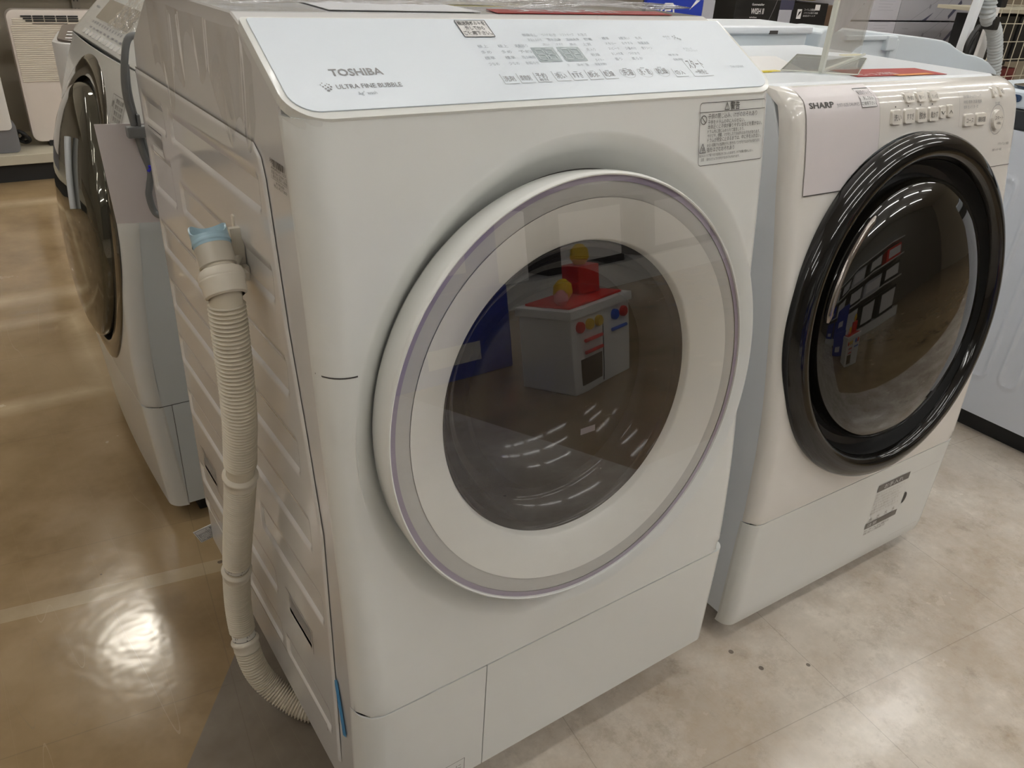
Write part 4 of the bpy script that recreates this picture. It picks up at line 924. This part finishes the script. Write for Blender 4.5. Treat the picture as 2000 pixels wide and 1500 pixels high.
# ------------------------------------------------------------------ shelves with boxes, far right
WR = thing('gondola_shelf', 'low dark metal shelf carrying the black and grey cartons at the back right', 'shelf', (3.30, 2.58, 0))
DKM = mat('dark_shelf_metal', (.06, .055, .05), .5)
MB().box((0, 0, .40), (3.3, .60, .435), .003).build('board', DKM, WR); MB().box((0, .60, FL), (3.3, .63, 1.4)).build('back_panel', mat('dark_back', (.10, .09, .075), .6), WR)
MB().box((0, .05, FL), (3.3, .60, .08)).build('kick_plate', MATBLACK, WR)
for x in (0.02, 1.6, 3.22): MB().box((x, .02, .08), (x + .04, .06, .40)).build('post', DKM, WR)
BK = mat('black_carton', (.012, .012, .012), .35); SL = mat('slate_print', (.06, .06, .10), .4); LGY = mat('light_grey_print', (.40, .40, .44), .5)
def carton(x0, x1, y0, y1, z0, z1, m, label, deco=None, group=None, name='carton'):
    g = MB(); g.use(m); g.box((x0, y0, z0), (x1, y1, z1), .002, 1); f = lambda x, z: (x, y0 - .0008, z)
    if deco: deco(g, f)
    return tag(g.build(name, None), label, 'box', group)
def d1(g, f):
    g.use(PAPER); g.text('Gunmetaller', f, 3.530, .834, .011, .10); g.text('WISH II', f, 3.530, .792, .028, .105, bold=.01); g.text('wireless', f, 3.525, .772, .008, .06)
    g.use(SL); g.quad(f, 3.765, .815, 3.885, .864); g.use(LGY); g.quad(f, 3.765, .60, 3.875, .815); g.use(GREYINK)
    for k in range(6): g.line(f, 3.62 + .02 * k, .70 + .010 * k * k * .5, 3.64 + .02 * k, .70 + .010 * (k + 1) ** 2 * .5, .003)
carton(3.40, 3.885, 2.60, 2.95, .436, .864, BK, 'black carton with large white lettering, leftmost on the back shelf', d1)
def d2(g, f):
    g.use(PAPER); g.quad(f, 4.08, .815, 4.125, .845); g.quad(f, 3.925, .77, 3.965, .82)
    g.text('コードレス掃除機', f, 3.985, .812, .010, .10); g.text('パワフル吸引 軽量', f, 3.985, .797, .007, .13); g.text('自走式ヘッド', f, 3.985, .782, .007, .11); g.text('フィルター', f, 3.97, .728, .010, .12); g.quad(f, 3.925, .715, 3.955, .742)
    g.use(BLACKINK); g.add([(x, y - .0006, z) for x, y, z in (f(3.932, .780), f(3.955, .800), f(3.960, .812), f(3.94, .806))], [(0, 1, 2, 3)])
carton(3.890, 4.200, 2.60, 2.95, .436, .852, BK, 'black carton with white printing and small pictures, second from the left on the back shelf', d2)
carton(4.205, 4.36, 2.62, 2.95, .436, .840, mat('brown_carton', (.10, .06, .035), .6), 'narrow dark brown carton right of the black cartons', None)
CG = mat('grey_white_carton', (.52, .51, .55), .55); CG2 = mat('grey_carton', (.38, .375, .40), .55)
def dg(x0, z0, kind):
    def f_(g, f):
        if kind == 0:
            g.use(GREYINK); g.quad(f, x0 + .03, z0 + .085, x0 + .13, z0 + .11); g.use(PAPER); g.text('保証書在中', lambda x, z: (x, f(x, z)[1] - .0006, z), x0 + .035, z0 + .093, .008, .09); g.use(GREYINK); g.text('◇ ▽ ○ △', f, x0 + .03, z0 + .055, .010, .10); g.text('2021', f, x0 + .06, z0 + .15, .012)
        elif kind == 1:
            g.use(LGY)
            for k in range(7): g.line(f, x0 + .06, z0 + .16 - .017 * k, x0 + .06 + .17 - .02 * (k % 3), z0 + .16 - .017 * k, .003)
        else:
            g.use(GREYINK); g.line(f, x0 + .15, z0, x0 + .52, z0 + .17, .003); g.line(f, x0 + .43, z0 + .01, x0 + .64, z0 + .17, .004)
            for px in (.34, .56): 
                g.add([f(x0 + px + .011 * math.cos(2 * PI * k / 16), z0 + .085 + .014 * math.sin(2 * PI * k / 16)) for k in range(16)], [tuple(range(16))])
            g.use(SL); g.add([f(x0 + .60, z0 + .01), f(x0 + .72, z0 + .11), f(x0 + .70, z0 + .13), f(x0 + .585, z0 + .03)], [(0, 1, 2, 3)]); g.add([f(x0 + .28, z0), f(x0 + .33, z0), f(x0 + .40, z0 + .05)], [(0, 1, 2)])
            g.use(GREYINK); g.text('cordless', f, x0 + .08, z0 + .12, .010, .07)
    return f_
grp = 'grey cartons stacked on the back shelf'
xs = [(4.42, 4.635, CG, 0), (4.64, 4.935, CG, 1), (4.94, 5.78, CG2, 2)]
lab = [['white carton with a dark printed bar, upper row beside the acrylic holder', 'white carton in the lower row under the one with the dark bar'],
       ['white carton with lines of small print, upper row', 'white carton in the lower row under the one with small print'],
       ['wide grey carton with diagonal lines, upper row', 'wide grey carton with diagonal lines, lower row']]
for k, (a, b_, m, kd) in enumerate(xs):
    carton(a, b_, 2.60, 3.0, .4375, .592, m, ('white' if k < 2 else 'wide grey') + (' carton in the bottom row of the stack, ', )[0] + ('leftmost', 'middle', 'rightmost')[k], dg(a, .436, kd), grp)
    carton(a, b_, 2.60, 3.0, .594, .757, m, lab[k][1], dg(a, .594, kd), grp)
    carton(a, b_, 2.60, 3.0, .766, .935, m, lab[k][0], dg(a, .766, kd), grp)
g = MB(); g.use(YELLOW); g.lathe([(.001, .865), (.17, .865), (.22, .88), (.23, .93), (.20, .96), (.001, .97)], ((4.02, 2.78, 0), (1, 0, 0), (0, 1, 0), (0, 0, 1)), 32); tag(g.build('yellow_tub', None), 'round yellow object lying on top of the black cartons', 'tub')
# blue sign
g = MB(); g.use(BLUE); g.box((2.66, 2.50, FL), (3.045, 2.52, .86), .002); g.use(LGY); g.box((3.046, 2.50, FL), (3.13, 2.54, .86), .002)
fz = lambda x, z: (x - .41, 2.499, z + .013); g.use(PAPER)
for a in ((3.15, .765, 3.19, .825), (3.19, .825, 3.245, .825), (3.245, .825, 3.262, .765), (3.185, .765, 3.20, .80), (3.20, .80, 3.235, .80)): g.line(fz, *a, .010)
g.add([fz(3.36, .80), fz(3.43, .845), fz(3.40, .845)], [(0, 1, 2)]); tag(g.build('sign_board', None), 'blue sign board with white outline icon standing in the back aisle', 'sign')
g = MB(); g.use(mat('cardboard_brown', (.20, .15, .10), .7)); g.box((2.45, 3.1, FL), (2.98, 3.5, .80), .003); tag(g.build('cardboard_box', None), 'tall brown cardboard box standing left of the blue sign', 'box')
# vacuum cleaner with hose
VC = thing('vacuum_cleaner', 'upright white vacuum cleaner with grey ribbed hose behind the right machines', 'vacuum cleaner', (3.86, 1.6, FL))
g = MB(); g.use(COOLW); g.prism([(-.02, .0), (.02, .0), (.125, .95), (.085, .95)], ((0, 0, .02), (1, 0, 0), (0, 0, 1), (0, 1, 0)), .035, .004); g.build('wand', None, VC)
MB().box((-.14, -.08, 0), (.14, .10, .07), .015, 3).build('floor_head', mat('vac_grey', (.25, .25, .25), .4), VC)
HSv = resample(path([(.175, 0, .98), (.20, 0, .90), (.30, 0, .84), (.37, 0, .76), (.435, 0, .64), (.47, 0, .50), (.46, 0, .30), (.40, 0, .12)], 20), .004)
MB().tube(HSv, [.033 + .0035 * math.sin(2 * PI * k * .004 / .018) for k in range(len(HSv))], 20).build('hose', mat('grey_hose', (.42, .45, .46), .45), VC)
MB().box((.33, -.12, 0), (.60, .25, .28), .04, 3).build('canister', COOLW, VC)
g = MB(); g.tube(path([(.055, -.05, .86), (.015, -.05, .82), (-.005, -.05, .77), (.015, -.05, .72), (.045, -.05, .77), (.05, -.05, .83), (.02, -.05, .80), (.01, -.05, .74), (.04, -.05, .71)], 8), .011, 10); g.build('coiled_cord', MATBLACK, VC)
g = MB(); g.box((.21, -.04, .84), (.26, .04, .90), .006); g.box((.22, -.04, .94), (.27, .04, .98), .006); g.build('hose_clamp', MATBLACK, VC)
g = MB(); g.use(PAPER); g.prism([(.33, .60), (.41, .60), (.42, .95), (.36, .95)], ((0, .06, 0), (1, 0, 0), (0, 0, 1), (0, 1, 0)), .02, .004); g.build('second_wand', None, VC)
# wire grid display with goods
WG = thing('wire_grid_stand', 'cream wire grid display panel at the right edge, dark goods hanging behind it', 'display rack', (4.95, 2.0, FL))
g = MB(); WIRE = mat('wire_cream', (.62, .58, .46), .4)
for k in range(11): g.tube([(.05 + .10 * k, 0, 0), (.05 + .10 * k, 0, 1.5)], .0028, 6)
for k in range(15): g.tube([(.03, 0, .03 + .10 * k), (1.09, 0, .03 + .10 * k)], .0028, 6)
g.build('wire_grid', WIRE, WG)
MB().box((.0, .05, .0), (1.1, .35, .02)).build('base', DKM, WG); MB().box((-.03, .02, .885), (1.1, .35, .905), .002).build('shelf_board', SHM, WG)
for k, (a, b_, z0, z1, m, nm) in enumerate(((.12, .42, .56, .84, BK, 'black packaged item hanging high behind the wire grid'), (.25, .60, .262, .54, mat('dark_red_pack', (.14, .02, .02), .4), 'dark red packaged item behind the wire grid, below the black one'), (.45, .85, .58, .84, MATBLACK, 'matt black packaged item on the right behind the wire grid'), (.1, .9, -.004, .26, BK, 'long black box on the base of the wire grid stand'))):
    g = MB(); g.use(m); g.box((4.95 + a, 2.06, z0), (4.95 + b_, 2.30, z1), .004); tag(g.build('packaged_item', None), nm, 'package')
# ------------------------------------------------------------------ aisle opposite, seen mirrored in the doors
TK = thing('toy_kitchen', 'small white toy kitchen with red, yellow and blue knobs, mirrored in the middle door', 'toy kitchen', (1.42, -1.51, FL), math.radians(-14))
KW = mat('toy_white', (.85, .85, .83), .35); KR = mat('toy_red', (.75, .03, .02), .3); KY = mat('toy_yellow', (.85, .55, .02), .3); KB = mat('toy_blue', (.03, .12, .65), .3)
MB().box((0, -.26, 0), (.39, 0, .29), .006).build('cabinet', KW, TK)
g = MB(); g.box((-.01, -.27, .29), (.40, .01, .325), .005); g.build('worktop', KW, TK); MB().box((.02, -.24, .3255), (.37, -.02, .334), .002).build('red_tray', KR, TK)
for x, m in ((.05, KR), (.11, KY), (.17, KY), (.28, KB), (.34, KR)): MB().lathe([(.0001, .016), (.018, .016), (.021, .012), (.021, 0)], ((x, 0, .255), (1, 0, 0), (0, 0, 1), (0, 1, 0)), 24).build('knob', m, TK)
for x0, x1, z, m in ((.07, .18, .20, KR), (.07, .18, .155, KR), (.25, .35, .20, KB)): MB().tube([(x0, .012, z), (x1, .012, z)], .007, 10).build('handle', m, TK)
MB().box((.05, -.002, .03), (.19, .003, .13), .002).build('oven_window', mat('oven_brown', (.16, .12, .07), .3), TK)
g = MB(); g.box((.20, -.0005, .01), (.204, .002, .235)); g.build('door_joint', SEAM, TK)
def toy(x, y, z, s_, m, nm, lab_, kind):
    z += FL
    g = MB(); g.use(m)
    if kind == 'box': g.box((x - s_, y - s_, z), (x + s_, y + s_, z + 2 * s_), .006)
    else: g.lathe([(.0001, 0), (s_ * .6, 0), (s_, s_ * .6), (s_ * .9, s_ * 1.4), (s_ * .4, s_ * 1.9), (.0001, 2 * s_)], ((x, y, z), (1, 0, 0), (0, 1, 0), (0, 0, 1)), 20)
    tag(g.build(nm, None), lab_, 'toy')
toy(1.66, -1.74, .335, .055, KR, 'toy_box', 'red toy box on the tray of the toy kitchen', 'box'); toy(1.66, -1.74, .446, .04, KY, 'toy_pot', 'yellow toy pot on top of the red toy box', 'l')
toy(1.52, -1.68, .335, .04, KY, 'toy_pot', 'pale yellow toy pot on the left of the toy kitchen tray', 'l'); toy(1.45, -1.60, .335, .028, mat('toy_pink', (.8, .3, .3), .4), 'toy_ball', 'pink toy ball on the front of the toy kitchen tray', 'l')
BS = thing('gondola_shelf', 'white display shelf opposite the washers, with blue storage cases, seen mirrored in the doors', 'shelf', (1.55, -3.05, 0))
MB().box((-1.6, -.45, FL), (2.6, 0, .12)).build('base', WHITE2, BS); MB().box((-1.6, -.50, FL), (2.6, -.45, 1.9)).build('back_panel', mat('peg_grey', (.16, .15, .14), .5), BS)
for z in (.62, 1.05, 1.48): MB().box((-1.6, -.45, z), (2.6, -.05, z + .03)).build('board', WHITE2, BS)
rnd = random.Random(11)
bc = 0
def stock(x0, x1, y0, y1, z0, z1, m, lab_, nm='storage_case'):
    g = MB(); g.use(m); g.box((x0, y0, z0), (x1, y1, z1), .01); g.use(PAPER); (g.quad(lambda x, z: (x, y1 + .001, z), x1 - .16, z0 + .07, x0 + .16, z0 + .15) if m is BLUE else g.quad(lambda x, z: (x, y1 + .001, z), x1 - .03, z0 + .05, x0 + .1, z1 - .05)); tag(g.build(nm, None), lab_, 'box')
places = ('far left', 'left of centre', 'centre', 'right of centre', 'far right')
for lv, (z0, z1, cols) in enumerate(((.12, .56, (BLUE, BLUE, KW, BK, BK)), (.65, .98, (BLUE, KW, BK, CG, BK)), (1.08, 1.42, (KW, BK, CG, BK, KR)))):
    for k in range(5):
        a = .02 + .82 * k; m = cols[k]; cn = {'blue_plastic': 'blue', 'toy_white': 'white', 'black_carton': 'black', 'grey_white_carton': 'grey', 'toy_red': 'red'}[m.name]
        stock(a, a + .62 + .1 * rnd.random(), -3.45, -3.09, z0 + .001, z1 - rnd.uniform(0, .06), m, '%s case on the %s tier of the shelf opposite the washers, %s' % (cn, ('bottom', 'middle', 'top')[lv], places[k]), 'storage_case')
stock(.93, 1.50, -2.50, -2.05, FL, .34, BLUE, 'large blue storage case on the floor beside the toy kitchen')
stock(.94, 1.48, -2.48, -2.07, .341, .70, BLUE, 'blue storage case stacked on the large blue one beside the toy kitchen')
